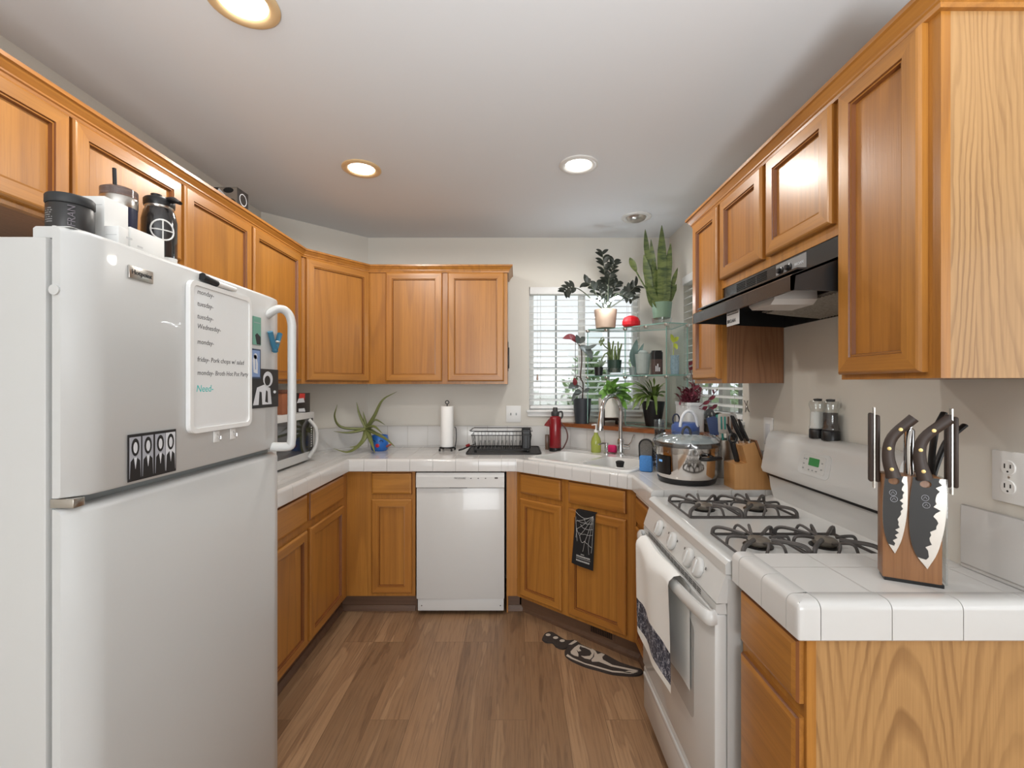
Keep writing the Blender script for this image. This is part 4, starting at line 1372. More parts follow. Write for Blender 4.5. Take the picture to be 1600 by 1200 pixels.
# door, handle, drawer
od = MB().box(0.544, 0.578, RY0 + 0.004, RY1 - 0.004, 0.236, 0.80, bev=0.006).build('oven_door', WHITE, rg, world=True)
MB().slab(rrect(1.40, 1.84, 0.40, 0.70, 0.03), [], lambda a, c, w: (w, a, c), 0.5432, 0.5445).build('oven_window', mat('oven_glass', rgb(186, 186, 184), 0.15, coat=0.5), od, world=True)
ven = MB().slab([(0.556, 0.80), (0.548, 0.806), (0.548, 0.826), (0.576, 0.831), (0.578, 0.80)], [], lambda a, c, w: (a, w, c), RY0 + 0.006, RY1 - 0.006).build('vent_trim', WHITE, rg, world=True)
b = MB()
for i in range(16):
    y = 1.36 + i * 0.034
    for k in range(3):
        b.box(0.5472, 0.5482, y, y + 0.028, 0.8085 + k * 0.006, 0.8115 + k * 0.006)
b.build('vent_slot', DKGREY, ven, world=True)
hpath = [(p.x, p.y) for p in curve([(0.552, RY1 - 0.012, 0), (0.526, RY1 - 0.022, 0), (0.510, 1.83, 0), (0.502, 1.61, 0), (0.510, 1.40, 0), (0.526, RY0 + 0.022, 0), (0.552, RY0 + 0.012, 0)], 6)]
hprof = [(-0.008, 0.772), (0.004, 0.768), (0.010, 0.774), (0.0115, 0.789), (0.009, 0.803), (0.003, 0.809), (-0.006, 0.808), (-0.010, 0.798)]
hm = MB().sweep(hpath, hprof)
hm.sm = [True] * len(hm.sm)
hm.build('handle', WHITE, od, world=True)
dr = MB().box(0.548, 0.578, RY0 + 0.004, RY1 - 0.004, 0.045, 0.226, bev=0.006).build('storage_drawer', WHITE, rg, world=True)
MB().box(0.541, 0.55, RY0 + 0.02, RY1 - 0.02, 0.19, 0.21, bev=0.004).build('drawer_lip', WHITE, dr, world=True)
MB().box(0.60, 1.08, RY0 + 0.03, RY1 - 0.03, 0.0, 0.03).build('base', BLACK, rg, world=True)

# towel over the oven handle
tw = thing('dish_towel', 'white towel with a navy floral band hanging over the oven door handle', 'towel', (0.49, 1.58, 0.45))


def towel_grid(y0, y1, zs, off, amp):
    b = MB()
    ny, nz = 26, len(zs)
    vs, fs = [], []
    for j, (x, z, ds) in enumerate(zs):
        for i in range(ny + 1):
            t = i / ny
            y = y0 + (y1 - y0) * t
            bow = 0.048 * ((y - 1.61) / 0.33) ** 2 * 0.15
            k = min(1, j / 5)
            vs.append((x + bow + amp * k * math.sin(t * 8.5 + j * 0.12) + off, y + ds * 0.02 * math.sin(t * 5), z + 0.01 * k * math.sin(t * 6 + 1)))
    for j in range(nz - 1):
        for i in range(ny):
            a = j * (ny + 1) + i
            fs.append((a, a + 1, a + ny + 2, a + ny + 1))
    b.add(vs, fs, 0, True)
    return b


def towel_mat():
    n = NT('floral_towel')
    g = n.n('ShaderNodeNewGeometry')
    s = n.n('ShaderNodeSeparateXYZ')
    n.l(g.outputs['Position'], s.inputs[0])
    wav = n.noise(g.outputs['Position'], 9, 2)
    z = n.math('ADD', s.outputs[2], n.math('MULTIPLY', n.math('SUBTRACT', wav, 0.5), 0.03))
    band = n.math('MULTIPLY', n.math('GREATER_THAN', z, 0.482), n.math('LESS_THAN', z, 0.588))
    vo = n.n('ShaderNodeTexVoronoi')
    vo.feature = 'DISTANCE_TO_EDGE'
    vo.inputs['Scale'].default_value = 55
    nz = n.noise(g.outputs['Position'], 40, 4, 0.7)
    n.l(g.outputs['Position'], vo.inputs['Vector'])
    dk = n.ramp(nz, [(0.4, rgb(34, 36, 50)), (0.56, rgb(60, 64, 82)), (0.66, rgb(196, 198, 206))])
    dk2 = n.mix(n.ramp(vo.outputs['Distance'], [(0.02, 0.5), (0.07, 0.0)]), dk, rgb(180, 182, 192))
    n.l(n.mix(band, rgb(236, 236, 233), dk2), n.p.inputs['Base Color'])
    n.p.inputs['Roughness'].default_value = 0.85
    n.bump(n.noise(g.outputs['Position'], 300, 2), 0.15, 0.002)
    return n.m


TOWEL = towel_mat()
zs = [(0.532, 0.80, 0), (0.527, 0.819, 0), (0.512, 0.828, 0), (0.492, 0.823, 0), (0.476, 0.806, 0), (0.472, 0.79, 0)] + [(0.472 + 0.008 * k / 14, 0.79 - 0.34 * k / 14, k / 14) for k in range(1, 15)]
towel_grid(1.44, 1.83, zs, 0, 0.005).build('cloth', TOWEL, tw, world=True)
towel_grid(1.422, 1.82, [(0.534, 0.80 - 0.33 * k / 10, k / 10) for k in range(11)], 0.002, 0.001).build('back_fold', mat('towel_white', rgb(232, 232, 229), 0.85), tw, world=True)

# ------------------------------------------------------------------ range hood
hd = thing('range_hood', 'black under cabinet range hood above the stove', 'hood', (1.0, 1.58, 1.68))
HY0, HY1 = 1.236, 1.924
b = MB()
b.slab([(0.742, 1.687), (0.742, 1.727), (0.746, 1.731), (0.872, 1.779), (0.872, 1.836), (XR - 0.003, 1.836), (XR - 0.003, 1.830), (0.878, 1.830), (0.878, 1.774), (0.754, 1.726), (0.750, 1.687)], [], lambda a, c, w: (a, w, c), HY0, HY1)
b.slab([(0.742, 1.687), (0.742, 1.727), (0.872, 1.779), (0.872, 1.836), (XR - 0.003, 1.836), (XR - 0.003, 1.672), (0.80, 1.687)], [], lambda a, c, w: (a, w, c), HY0, HY0 + 0.004)
b.slab([(0.742, 1.687), (0.742, 1.727), (0.872, 1.779), (0.872, 1.836), (XR - 0.003, 1.836), (XR - 0.003, 1.672), (0.80, 1.687)], [], lambda a, c, w: (a, w, c), HY1 - 0.004, HY1)
b.box(0.76, XR - 0.003, HY0 + 0.004, HY1 - 0.004, 1.745, 1.75)
b.box(XR - 0.01, XR - 0.003, HY0, HY1, 1.672, 1.836)
b.build('shell', mat('hood_black', rgb(40, 41, 42), 0.25, coat=0.3), hd, world=True)
for j in range(3):
    y0 = 1.595 + j * 0.075
    v = MB()
    for i in range(7):
        v.box(0.8705, 0.8722, y0, y0 + 0.066, 1.787 + i * 0.0064, 1.790 + i * 0.0064)
    v.build('vent_grille', mat('slot_black', rgb(4, 4, 4), 0.9), hd, world=True)
cpn = MB().box(0.8705, 0.8722, 1.375, 1.535, 1.782, 1.831).build('control_plate', mat('plate_grey', rgb(138, 138, 138), 0.4), hd, world=True)
for y in (1.505, 1.46):
    M = Matrix.Translation((0.8712, y, 1.806)) @ Matrix.Rotation(-PI / 2, 4, 'Y')
    MB().lathe([(0.014, 0), (0.014, 0.004), (0.009, 0.006), (0.008, 0.014), (0, 0.015)], seg=18, M=M).build('control_knob', BLACK, cpn, world=True)
MB().text('BROAN', 0.013, (0.8703, 1.432, 1.802), (0, -1, 0), (0, 0, 1)).build('logo', PALE, cpn, world=True)
# light cover and grease filter in the underside
lc = MB()
lc.slab([(1.375, 1.690), (1.38, 1.735), (1.52, 1.735), (1.525, 1.690), (1.505, 1.676), (1.395, 1.676)], [], lambda a, c, w: (w, a, c), 0.775, 0.905)
lc.build('lamp_cover', mat('lamp_cover', rgb(206, 202, 198), 0.35), hd, world=True)
ft = MB()
for i in range(26):
    y = 1.262 + i * 0.0165
    ft.tube([(0.915, y, 1.698), (1.0, y + 0.008, 1.690), (1.115, y, 1.678)], 0.0055, seg=6)
ft.slab([(0.912, 1.7035), (0.912, 1.700), (1.12, 1.680), (1.12, 1.6835)], [], lambda a, c, w: (a, w, c), 1.25, 1.70)
ft.build('grease_filter', mat('filter_alu', rgb(150, 144, 136), 0.4, metal=0.6, vary=0.4, vscale=120), hd, world=True)
lbp = MB().box(0.756, 0.7575, 1.555, 1.645, 1.640, 1.725).build('paper_label', mat('label_grey', rgb(190, 190, 190), 0.6), hd, world=True)
bl = MB().text('BROAN', 0.018, (0.7555, 1.64, 1.650), (0, -1, 0), (0, 0, 1))
for i in range(5):
    bl.box(0.7554, 0.756, 1.56 + 0.01 * (i % 2), 1.64, 1.678 + i * 0.0085, 1.681 + i * 0.0085)
bl.build('label_print', DKGREY, lbp, world=True)

# ------------------------------------------------------------------ microwave and what is on it
mw = thing('microwave', 'white microwave on the worktop beside the fridge', 'microwave', (-1.42, 2.57, CT))
MX = -1.24
MB().box(-1.585, MX - 0.02, 2.33, 2.808, CT + 0.012, 1.269, bev=0.005).build('body', FRIDGE_W, mw, world=True)
md = MB().box(MX - 0.02, MX, 2.33, 2.81, CT + 0.012, 1.269, bev=0.005).build('door', FRIDGE_W, mw, world=True)
MB().box(MX - 0.002, MX + 0.0012, 2.365, 2.788, CT + 0.062, 1.232).build('window', mat('mw_glass', rgb(40, 38, 38), 0.08, coat=0.6), md, world=True)
MB().tube(curve([(MX + 0.002, 2.728, 1.226), (MX + 0.034, 2.742, 1.18), (MX + 0.04, 2.75, 1.12), (MX + 0.034, 2.742, 1.06), (MX + 0.002, 2.728, 1.0)], 6), 0.011, seg=10).build('handle', FRIDGE_W, md, world=True)
b = MB()
for i in range(9):
    b.box(MX + 0.001, MX + 0.0016, 2.758, 2.770, 1.06 + i * 0.014, 1.068 + i * 0.014)
b.build('key_label', TRIMW, md, world=True)
for x, y in ((-1.56, 2.36), (-1.56, 2.78), (MX - 0.05, 2.36), (MX - 0.05, 2.78)):
    MB().lathe([(0.012, 0), (0.012, 0.0125), (0, 0.0125)], (x, y, CT), 12).build('foot', BLACK, mw, world=True)
tbx = thing('snack_box', 'small black and red printed box on the microwave', 'box', (-1.29, 2.735, 1.2695))
MB().box(-0.02, 0.045, -0.025, 0.025, 0, 0.115, bev=0.002).build('carton', mat('box_dark', rgb(56, 50, 48), 0.5), tbx)
b = MB().slab([(0.0, 0.075), (0.035, 0.075), (0.038, 0.112), (0.005, 0.112)], [], lambda a, c, w: (a, -0.0252 - w, c), 0, 0.0003, 0)
b.slab([(-0.01, 0.055), (0.036, 0.06), (0.03, 0.085), (0.0, 0.082)], [], lambda a, c, w: (a, -0.0256 - w, c), 0, 0.0003, 1)
b.slab([(0.0, 0.004), (0.04, 0.004), (0.035, 0.025), (0.0, 0.022)], [], lambda a, c, w: (a, -0.0256 - w, c), 0, 0.0003, 1)
b.build('printed_picture', [mat('print_red', rgb(206, 70, 62), 0.5), PALE], tbx)
bbx = thing('spice_box', 'brown box on the microwave, mostly behind the freezer handle', 'box', (-1.32, 2.52, 1.2695))
MB().box(-0.05, 0.05, -0.04, 0.04, 0, 0.12, bev=0.002).build('carton', mat('kraft', rgb(150, 92, 62), 0.6), bbx)
MB().box(-0.052, 0.052, -0.042, 0.042, 0.115, 0.135, bev=0.002).build('lid', mat('kraft_dark', rgb(96, 60, 44), 0.6), bbx)

# ------------------------------------------------------------------ outlets and switches
def plate(name, label, cat, loc, rot, w, h, inner):
    t = thing(name, label, cat, loc, rot)
    MB().box(-w / 2, w / 2, -0.006, 0.0, 0, h, bev=0.002).build('plate', TRIMW, t)
    inner(t, w, h)


def duplex(t, w, h):
    for zc in (h * 0.31, h * 0.69):
        rc_ = MB().lathe([(0.017, 0), (0.016, 0.0025), (0, 0.0025)], seg=22, sx=0.95, M=Matrix.Translation((0, -0.006, zc)) @ Matrix.Rotation(PI / 2, 4, 'X')).build('receptacle', TRIMW, t)
        MB().box(-0.0075, -0.0052, -0.0092, -0.0083, zc - 0.002, zc + 0.0085).box(0.005, 0.0073, -0.0092, -0.0083, zc - 0.001, zc + 0.0075).lathe([(0.0024, 0), (0, 0.0005)], seg=8, M=Matrix.Translation((0, -0.0087, zc - 0.009)) @ Matrix.Rotation(PI / 2, 4, 'X')).build('slot', BLACK, rc_)
    MB().lathe([(0.003, 0), (0, 0.001)], seg=8, M=Matrix.Translation((0, -0.006, h / 2)) @ Matrix.Rotation(PI / 2, 4, 'X')).build('screw', STEEL, t)


plate('wall_outlet', 'white double outlet beside the upright knife block', 'outlet', (XR, 1.047, 1.16), -PI / 2, 0.075, 0.118, duplex)


def twin_switch(t, w, h):
    for x in (-0.02, 0.02):
        MB().box(x - 0.004, x + 0.004, -0.013, -0.006, h / 2 - 0.009, h / 2 + 0.009, bev=0.002).build('toggle', GASKET, t)


plate('light_switch', 'white double switch plate between the wall cabinet and the window', 'switch', (-0.022, YB, 1.157), 0, 0.109, 0.121, twin_switch)


def rocker(t, w, h):
    MB().box(-0.016, 0.016, -0.009, -0.006, h / 2 - 0.033, h / 2 + 0.033, bev=0.001).build('rocker', PALE, t)


plate('light_switch', 'white single switch plate behind the wooden knife block', 'switch', (XR, 2.05, 1.163), -PI / 2, 0.072, 0.123, rocker)
solo(MB().box(-0.004, 0.0, -0.02, 0.02, 0, 0.21, bev=0.001).box(-0.004, 0.006, -0.016, 0.012, 0.02, 0.17, bev=0.002), 'wall_hook', BLACKMETAL, 'thin black strip holder fixed to the cabinet end beside the window', 'holder', (-0.0575, 3.28, 1.53))
xh = MB().tube([(0, -0.018, 0), (-0.006, 0.018, 0.055)], 0.0022, seg=6).tube([(0, 0.018, 0), (-0.006, -0.018, 0.055)], 0.0022, seg=6).lathe([(0.006, -0.006), (0.006, 0.0)], (-0.004, 0, 0.028), 10)
solo(xh, 'wall_hook', STEEL, 'small wire hook shaped like a cross on the wall beside the side window', 'hook', (XR - 0.003, 2.24, 1.30))

# ------------------------------------------------------------------ worktop things, far side
pt = thing('paper_towel_holder', 'white paper towel roll on a black wire stand', 'paper towel', (-0.485, 3.20, CT))
MB().lathe([(0.012, 0.028), (0.043, 0.028), (0.044, 0.03), (0.044, 0.308), (0.043, 0.31), (0.012, 0.31)], seg=32, cap=False).build('paper_roll', PAPER, pt)
w = MB().tube([(0.055 * math.cos(2 * PI * k / 20), 0.055 * math.sin(2 * PI * k / 20), 0.02) for k in range(20)], 0.003, seg=6, closed=True)
w.tube([(-0.055, 0, 0.02), (0.055, 0, 0.02)], 0.003, seg=6).tube([(0, 0, 0.02), (0, 0, 0.325)], 0.004, seg=6)
for a in (0.5, 2.2, 3.8, 5.4):
    w.lathe([(0.0, 0), (0.007, 0.002), (0.007, 0.014), (0.0, 0.02)], (0.058 * math.cos(a), 0.058 * math.sin(a), 0), 10)
w.tube([(0.012 * math.sin(2 * PI * k / 12), 0, 0.337 - 0.012 * math.cos(2 * PI * k / 12)) for k in range(12)], 0.003, seg=6, closed=True)
w.tube(curve([(0.055, 0, 0.02), (0.064, 0, 0.08), (0.062, 0, 0.15), (0.052, 0, 0.165)], 5), 0.003, seg=6)
w.build('wire_stand', BLACKMETAL, pt)

solo(MB().slab(rrect(-0.335, 0.165, 3.0, 3.355, 0.03), [], lambda a, c, w: (a, c, w), 0, 0.006).slab(rrect(-0.335, 0.165, 3.0, 3.355, 0.03), [rrect(-0.328, 0.158, 3.007, 3.348, 0.025)], lambda a, c, w: (a, c, w), 0.006, 0.012)
     .xf(Matrix.Translation((0.08, -3.18, 0))), 'drying_mat', RUBBER, 'black drying mat under the wire dish rack', 'mat', (-0.08, 3.18, CT + 0.0003))
dr_ = thing('dish_rack', 'black wire dish rack on the drying mat', 'dish rack', (-0.10, 3.16, CT + 0.0065))
b = MB()
X0, X1, Y0, Y1, H = -0.205, 0.205, -0.125, 0.125, 0.145
for z, e in ((H, 0.0), (H - 0.028, 0.004), (0.018, 0.02)):
    b.tube([(X0 + e, Y0 + e, z), (X1 - e, Y0 + e, z), (X1 - e, Y1 - e, z), (X0 + e, Y1 - e, z)], 0.0028, seg=6, closed=True)
for i in range(15):
    x = X0 + 0.03 + i * (X1 - X0 - 0.06) / 14
    b.tube([(x, Y0 + 0.004, H - 0.028), (x, Y0 + 0.02, 0.018), (x, Y1 - 0.02, 0.018), (x, Y1 - 0.004, H - 0.028)], 0.0014, seg=5)
for i in range(4):
    y = Y0 + 0.03 + i * 0.055
    for x, s in ((X0, 1), (X1, -1)):
        b.tube([(x + s * 0.004, y, H - 0.028), (x + s * 0.02, y, 0.018)], 0.0016, seg=5)
for i in range(11):
    x = X0 + 0.05 + i * 0.03
    b.tube([(x, -0.05, 0.018), (x + 0.008, -0.05, 0.075), (x + 0.014, -0.05, 0.075), (x + 0.016, -0.05, 0.018)], 0.0014, seg=5)
b.tube([(X0 - 0.004, Y0 + 0.03, H), (X0 - 0.02, 0, H - 0.01), (X0 - 0.004, Y1 - 0.03, H)], 0.0025, seg=6)
b.build('wire_basket', BLACKMETAL, dr_)
for x in (X0 + 0.03, X1 - 0.03):
    for y in (Y0 + 0.03, Y1 - 0.03):
        MB().lathe([(0.008, 0), (0.008, 0.018), (0, 0.018)], (x, y, 0), 10).build('foot', BLACK, dr_)
MB().slab(rrect(0.135, 0.198, -0.06, 0.06, 0.01), [rrect(0.138, 0.195, -0.057, 0.057, 0.008)], lambda a, c, w: (a, c, w), 0.022, 0.148).box(0.137, 0.196, -0.058, 0.058, 0.020, 0.024).build('cutlery_cup', BLACK, dr_)
tg = thing('kitchen_tongs', 'dark tongs with a red tip lying against the dish rack end', 'tongs', (-0.36, 3.10, CT + 0.006))
MB().tube([(0.085, 0.0, 0.055), (0.0, -0.01, 0.02), (-0.03, -0.01, 0.012)], [0.006, 0.014, 0.016], seg=8, flat=0.4).build('head', BLACK, tg)
MB().tube([(0.02, -0.012, 0.04), (0.045, -0.015, 0.05)], 0.009, seg=8).build('red_tip', RED, tg)

rb = thing('sports_bottle', 'red metal water bottle with a black cap beside the dish rack', 'bottle', (0.268, 3.168, CT))
MB().lathe([(0.039, 0.022), (0.041, 0.026), (0.041, 0.225), (0.036, 0.238), (0.024, 0.246), (0, 0.246)], seg=30).build('bottle', RED, rb)
MB().lathe([(0.038, 0), (0.042, 0.004), (0.042, 0.026), (0.0, 0.027)], seg=30).build('boot', BLACK, rb)
cpb = MB().lathe([(0.026, 0.244), (0.028, 0.248), (0.028, 0.272), (0.018, 0.278), (0.016, 0.30), (0.013, 0.303), (0, 0.303)], seg=24).build('cap', DKGREY, rb)
MB().tube(curve([(0.02, 0, 0.27), (0.045, 0, 0.272), (0.05, 0, 0.245), (0.04, 0, 0.225)], 5), 0.006, seg=8).build('carry_loop', DKGREY, cpb)
MB().tube(curve([(0.036, -0.01, 0.20), (0.075, -0.005, 0.15), (0.085, 0, 0.09), (0.06, 0.0, 0.03), (0.042, 0, 0.012)], 6), 0.005, seg=8).build('paracord', mat('cord_brown', rgb(96, 66, 62), 0.8), rb)
MB().slab([(-0.03, 0.165), (-0.075, 0.175), (-0.072, 0.185), (-0.04, 0.225), (-0.03, 0.23)], [], lambda a, c, w: (a, w, c), 0.006, 0.016).build('red_flap', mat('red_cloth', rgb(128, 44, 44), 0.8), rb)
solo(MB().box(-0.018, 0.018, -0.015, 0.015, 0, 0.105, bev=0.003), 'spice_jar', mat('brown_jar', rgb(96, 70, 52), 0.3), 'slim brown jar standing behind the red bottle', 'jar', (0.222, 3.255, CT))

# aloe in a blue pot that leans toward the corner
al = thing('aloe_plant', 'sprawling aloe in a blue face pot in the worktop corner', 'plant', (-0.958, 3.20, CT))
MB().lathe([(0.045, 0), (0.056, 0.01), (0.062, 0.05), (0.06, 0.095), (0.055, 0.108), (0.05, 0.108), (0.05, 0.095), (0.0, 0.093)], seg=30).build('pot', mat('pot_blue', rgb(44, 104, 184), 0.35, vary=0.1), al)
def oncyl(r, a, z):
    return (r * math.cos(a), r * math.sin(a), z)
b = MB()
for a0 in (-1.95, -1.1):
    b.tube([oncyl(0.0625, a0 + 0.2 * math.cos(PI * k / 6), 0.066 + 0.012 * math.sin(PI * k / 6)) for k in range(7)], 0.0022, seg=5)
b.build('painted_eye', mat('paint_navy', rgb(22, 36, 70), 0.5), al)
MB().lathe([(0.0, -0.006), (0.012, -0.004), (0.013, 0.003), (0.0, 0.006)], seg=16, M=Matrix.Translation(oncyl(0.061, -1.5, 0.042)) @ Matrix.Rotation(PI / 2, 4, 'X')).build('red_mouth', mat('paint_red', rgb(196, 30, 44), 0.4), al)
MB().tube([(0.055, -0.02, 0.03), (0.085, -0.03, 0.045), (0.098, -0.03, 0.05)], [0.008, 0.007, 0.003], seg=8).build('side_fin', mat('fin_orange', rgb(150, 80, 70), 0.5), al)
ALOE = mat('aloe_green', rgb(112, 118, 70), 0.45, vary=0.2, vscale=18)
b = MB()
cen = at(573, 668, 3.15)
for px_ in ([(620, 612, 3.10), (598, 625, 3.10), (585, 650, 3.12)], [(557, 628, 3.12), (562, 648, 3.13)], [(527, 632, 3.02), (523, 652, 3.04), (535, 668, 3.08)], [(521, 674, 3.0), (545, 676, 3.06)],
            [(521, 701, 2.93), (545, 706, 2.98), (566, 690, 3.08)], [(546, 699, 3.02), (560, 696, 3.06), (571, 682, 3.1)], [(586, 709, 2.98), (580, 690, 3.06)], [(602, 664, 3.2), (586, 656, 3.18)],
            [(598, 678, 3.05), (584, 666, 3.08)], [(617, 698, 3.0), (600, 684, 3.04)], [(567, 642, 3.16), (570, 655, 3.16)]):
    pts = [cen + Vector((0, 0.0, -0.01))] + [at(*q) for q in reversed(px_)]
    for p in pts[1:]:
        p.z = max(p.z, CT + 0.014)
    C = curve(pts, 7)
    n_ = len(C)
    b.tube(C, [0.0185 * (1 - (k / (n_ - 1)) ** 1.5) + 0.0014 for k in range(n_)], seg=7, flat=0.55)
b.tube(curve([(-0.958, 3.20, CT + 0.09), (-0.975, 3.18, CT + 0.12), tuple(cen)], 5), 0.012, seg=8)
b.build('leaves', ALOE, al, world=True)

# ------------------------------------------------------------------ worktop things, stove side
pc = thing('slow_cooker', 'polished steel electric cooker with a film wrapped glass lid', 'cooker', (0.812, 2.185, CT))
MB().lathe([(0.118, 0), (0.128, 0.004), (0.134, 0.022), (0.13, 0.026), (0, 0.026)], seg=44).build('base', BLACK, pc)
MB().lathe([(0.130, 0.026), (0.137, 0.045), (0.141, 0.17), (0.0, 0.17)], seg=44).build('body', POLISH, pc)
cpl = MB()
seg = 14
vs, fs = [], []
for z in (0.045, 0.13):
    for k in range(seg + 1):
        a = math.radians(182 + 38 * k / seg)
        r = (0.1385 if z < 0.1 else 0.1415) + 0.003
        vs.append((r * math.cos(a), r * math.sin(a), z))
for k in range(seg):
    fs.append((k, k + 1, seg + 2 + k, seg + 1 + k))
cpl.add(vs, fs, 0, True)
cpo = cpl.build('control_panel', BLACK, pc)
M = Matrix.Rotation(math.radians(198), 4, 'Z')
MB().box(0.1445, 0.1455, -0.012, 0.012, 0.10, 0.110, M=M).build('screen', mat('screen_blue', rgb(120, 170, 220), 0.2, emit=rgb(90, 150, 220), es=0.3), cpo)
MB().lathe([(0.142, 0.17), (0.148, 0.172), (0.149, 0.186), (0.145, 0.192), (0, 0.192)], seg=44).build('rim', DKGREY, pc)
ld = MB().lathe([(0.143, 0.192), (0.13, 0.203), (0.09, 0.215), (0.04, 0.221), (0.0, 0.223)], seg=40).build('lid', mat('lid_glass', rgb(176, 190, 194), 0.08, spec=0.8, coat=0.6), pc)
MB().tube([(0.02 * math.cos(PI * k / 10) + 0.0, 0, 0.222 + 0.035 * math.sin(PI * k / 10)) for k in range(11)], 0.006, seg=8).build('lid_knob', DKGREY, ld)
film = MB()
vs, fs = [], []
sg = 72
for j, (r, z) in enumerate(((0.10, 0.228), (0.135, 0.214), (0.152, 0.196), (0.154, 0.18), (0.151, 0.16), (0.148, 0.142))):
    for k in range(sg):
        a = 2 * PI * k / sg
        rr = r + (0.0025 * math.sin(17 * a + j) + 0.002 * math.sin(29 * a + 2 * j)) * (0.4 + 0.25 * j)
        vs.append((rr * math.cos(a), rr * math.sin(a), z + 0.004 * math.sin(11 * a + j)))
for j in range(5):
    for k in range(sg):
        fs.append((j * sg + k, j * sg + (k + 1) % sg, (j + 1) * sg + (k + 1) % sg, (j + 1) * sg + k))
film.add(vs, fs, 0, True)
film.build('plastic_film', WRAP, pc)
for a in (292, 112):
    M = Matrix.Rotation(math.radians(a), 4, 'Z')
    MB().tube([M @ Vector(p) for p in curve([(0.138, -0.04, 0.125), (0.172, -0.036, 0.13), (0.178, 0, 0.132), (0.172, 0.036, 0.13), (0.138, 0.04, 0.125)], 5)], 0.009, seg=8).build('side_handle', BLACK, pc)

cr = thing('utensil_crock', 'tall brushed steel crock holding cooking utensils behind the cooker', 'crock', (1.04, 2.30, CT))
MB().lathe([(0.062, 0), (0.064, 0.004), (0.066, 0.185), (0.063, 0.187), (0.061, 0.185), (0.06, 0.006), (0, 0.006)], seg=36, cap=True).build('crock', STEEL, cr)


def utensil(name, label, foot, top, draw, mat_):
    f, t_ = Vector(foot), Vector(top)
    t = thing(name, label, 'utensil', f, group='utensils in the steel crock')
    d = (t_ - f).normalized()
    side = Vector((0.92, -0.38, 0))
    side = (side - d * side.dot(d)).normalized()
    MB().tube([f, f + d * ((t_ - f).length - 0.06)], 0.0055, seg=8).build('handle', mat_, t, world=True)
    Mx = Matrix.Identity(4)
    nn = side.cross(d)
    for r in range(3):
        Mx[r][0], Mx[r][1], Mx[r][2], Mx[r][3] = side[r], d[r], nn[r], (t_ - d * 0.07)[r]
    m = MB()
    draw(m)
    m.xf(Mx)
    m.build('head', mat_, t, world=True)


def turner(m):
    m.slab(rrect(-0.042, 0.042, 0.0, 0.10, 0.012), [rrect(-0.03 + i * 0.0155, -0.022 + i * 0.0155, 0.02, 0.085, 0.003) for i in range(4)], lambda a, c, w: (a, c, w), -0.001, 0.001)


def spoon(m):
    m.slab(oval(0, 0.035, 0.026, 0.042), [oval(-0.009, 0.035, 0.003, 0.022), oval(0.009, 0.035, 0.003, 0.022)], lambda a, c, w: (a, c, w), -0.003, 0.003)


def spat(m):
    m.slab([(-0.02, 0), (0.02, 0), (0.026, 0.085), (0.012, 0.095), (-0.024, 0.09)], [], lambda a, c, w: (a, c, w), -0.003, 0.003)


def ladle(m):
    m.lathe([(0.0, 0.0), (0.02, 0.006), (0.03, 0.022), (0.031, 0.03)], (0, 0.03, -0.02), 18, cap=False)


CX, CY, CZ = 1.04, 2.30, CT + 0.0075
utensil('slotted_turner', 'steel slotted turner leaning toward the cooker in the crock', (CX + 0.012, CY - 0.030, CZ), (CX - 0.006, CY - 0.055, 1.262), turner, STEEL)
utensil('navy_spatula', 'navy blue spatula leaning over the crock rim toward the window', (CX - 0.022, CY - 0.028, CZ), (CX - 0.064, CY - 0.018, 1.25), spat, mat('navy_silicone', rgb(44, 62, 104), 0.5))
utensil('slotted_spoon', 'black slotted spoon standing tall in the crock', (CX - 0.015, CY + 0.02, CZ), (CX - 0.058, CY + 0.030, 1.305), spoon, BLACK)
utensil('serving_ladle', 'steel ladle at the back of the crock', (CX + 0.012, CY + 0.034, CZ), (CX + 0.0, CY + 0.062, 1.30), ladle, STEEL)
utensil('teal_spatula', 'teal tipped spatula between the spoon and the turner', (CX + 0.012, CY + 0.002, CZ), (CX - 0.008, CY + 0.006, 1.262), spat, mat('teal_silicone', rgb(70, 170, 160), 0.5))
utensil('wooden_spoon', 'brown spoon nearest the wall in the crock', (CX + 0.038, CY - 0.005, CZ), (CX + 0.040, CY - 0.005, 1.285), spoon, mat('brown_wood', rgb(120, 88, 68), 0.6))

kb_ = thing('knife_block', 'slanted wooden knife block beside the steel crock, at the stove end', 'knife block', (1.03, 2.05, CT))
prof = [(0.952, CT), (1.118, CT), (1.04, 1.182), (0.985, 1.166), (1.006, 1.09), (0.952, 1.084)]
MB().slab(prof, [], lambda a, c, w: (a, w, c), 1.996, 2.10).build('block', KNIFE_WOOD, kb_, world=True)
MB().slab([(1.120, CT), (1.1255, CT), (1.05, 1.19), (1.043, 1.188)], [], lambda a, c, w: (a, w, c), 1.998, 2.098).build('back_board', SIDE_OAK, kb_, world=True)


def block_knife(label, y, bx, bz, L, tilt=0.42, th=0.011):
    t = thing('kitchen_knife', label, 'knife', (bx, y, bz), group='knives in the wooden block')
    d = Vector((-math.sin(tilt), 0, math.cos(tilt)))
    p = Vector((bx, y, bz))
    C = curve([p, p + d * L * 0.5 + Vector((-0.003, 0, 0)), p + d * L * 0.85, p + d * L + Vector((0.002, 0, -0.004))], 4)
    n_ = len(C)
    MB().tube(C, [th * (0.8 + 0.25 * math.sin(PI * k / (n_ - 1) * 1.6)) for k in range(n_)], seg=10, flat=0.7).build('handle', BLACK, t, world=True)
    MB().tube([p - d * 0.004, p + d * 0.008], th * 0.95, seg=10).build('bolster', STEEL, t, world=True)


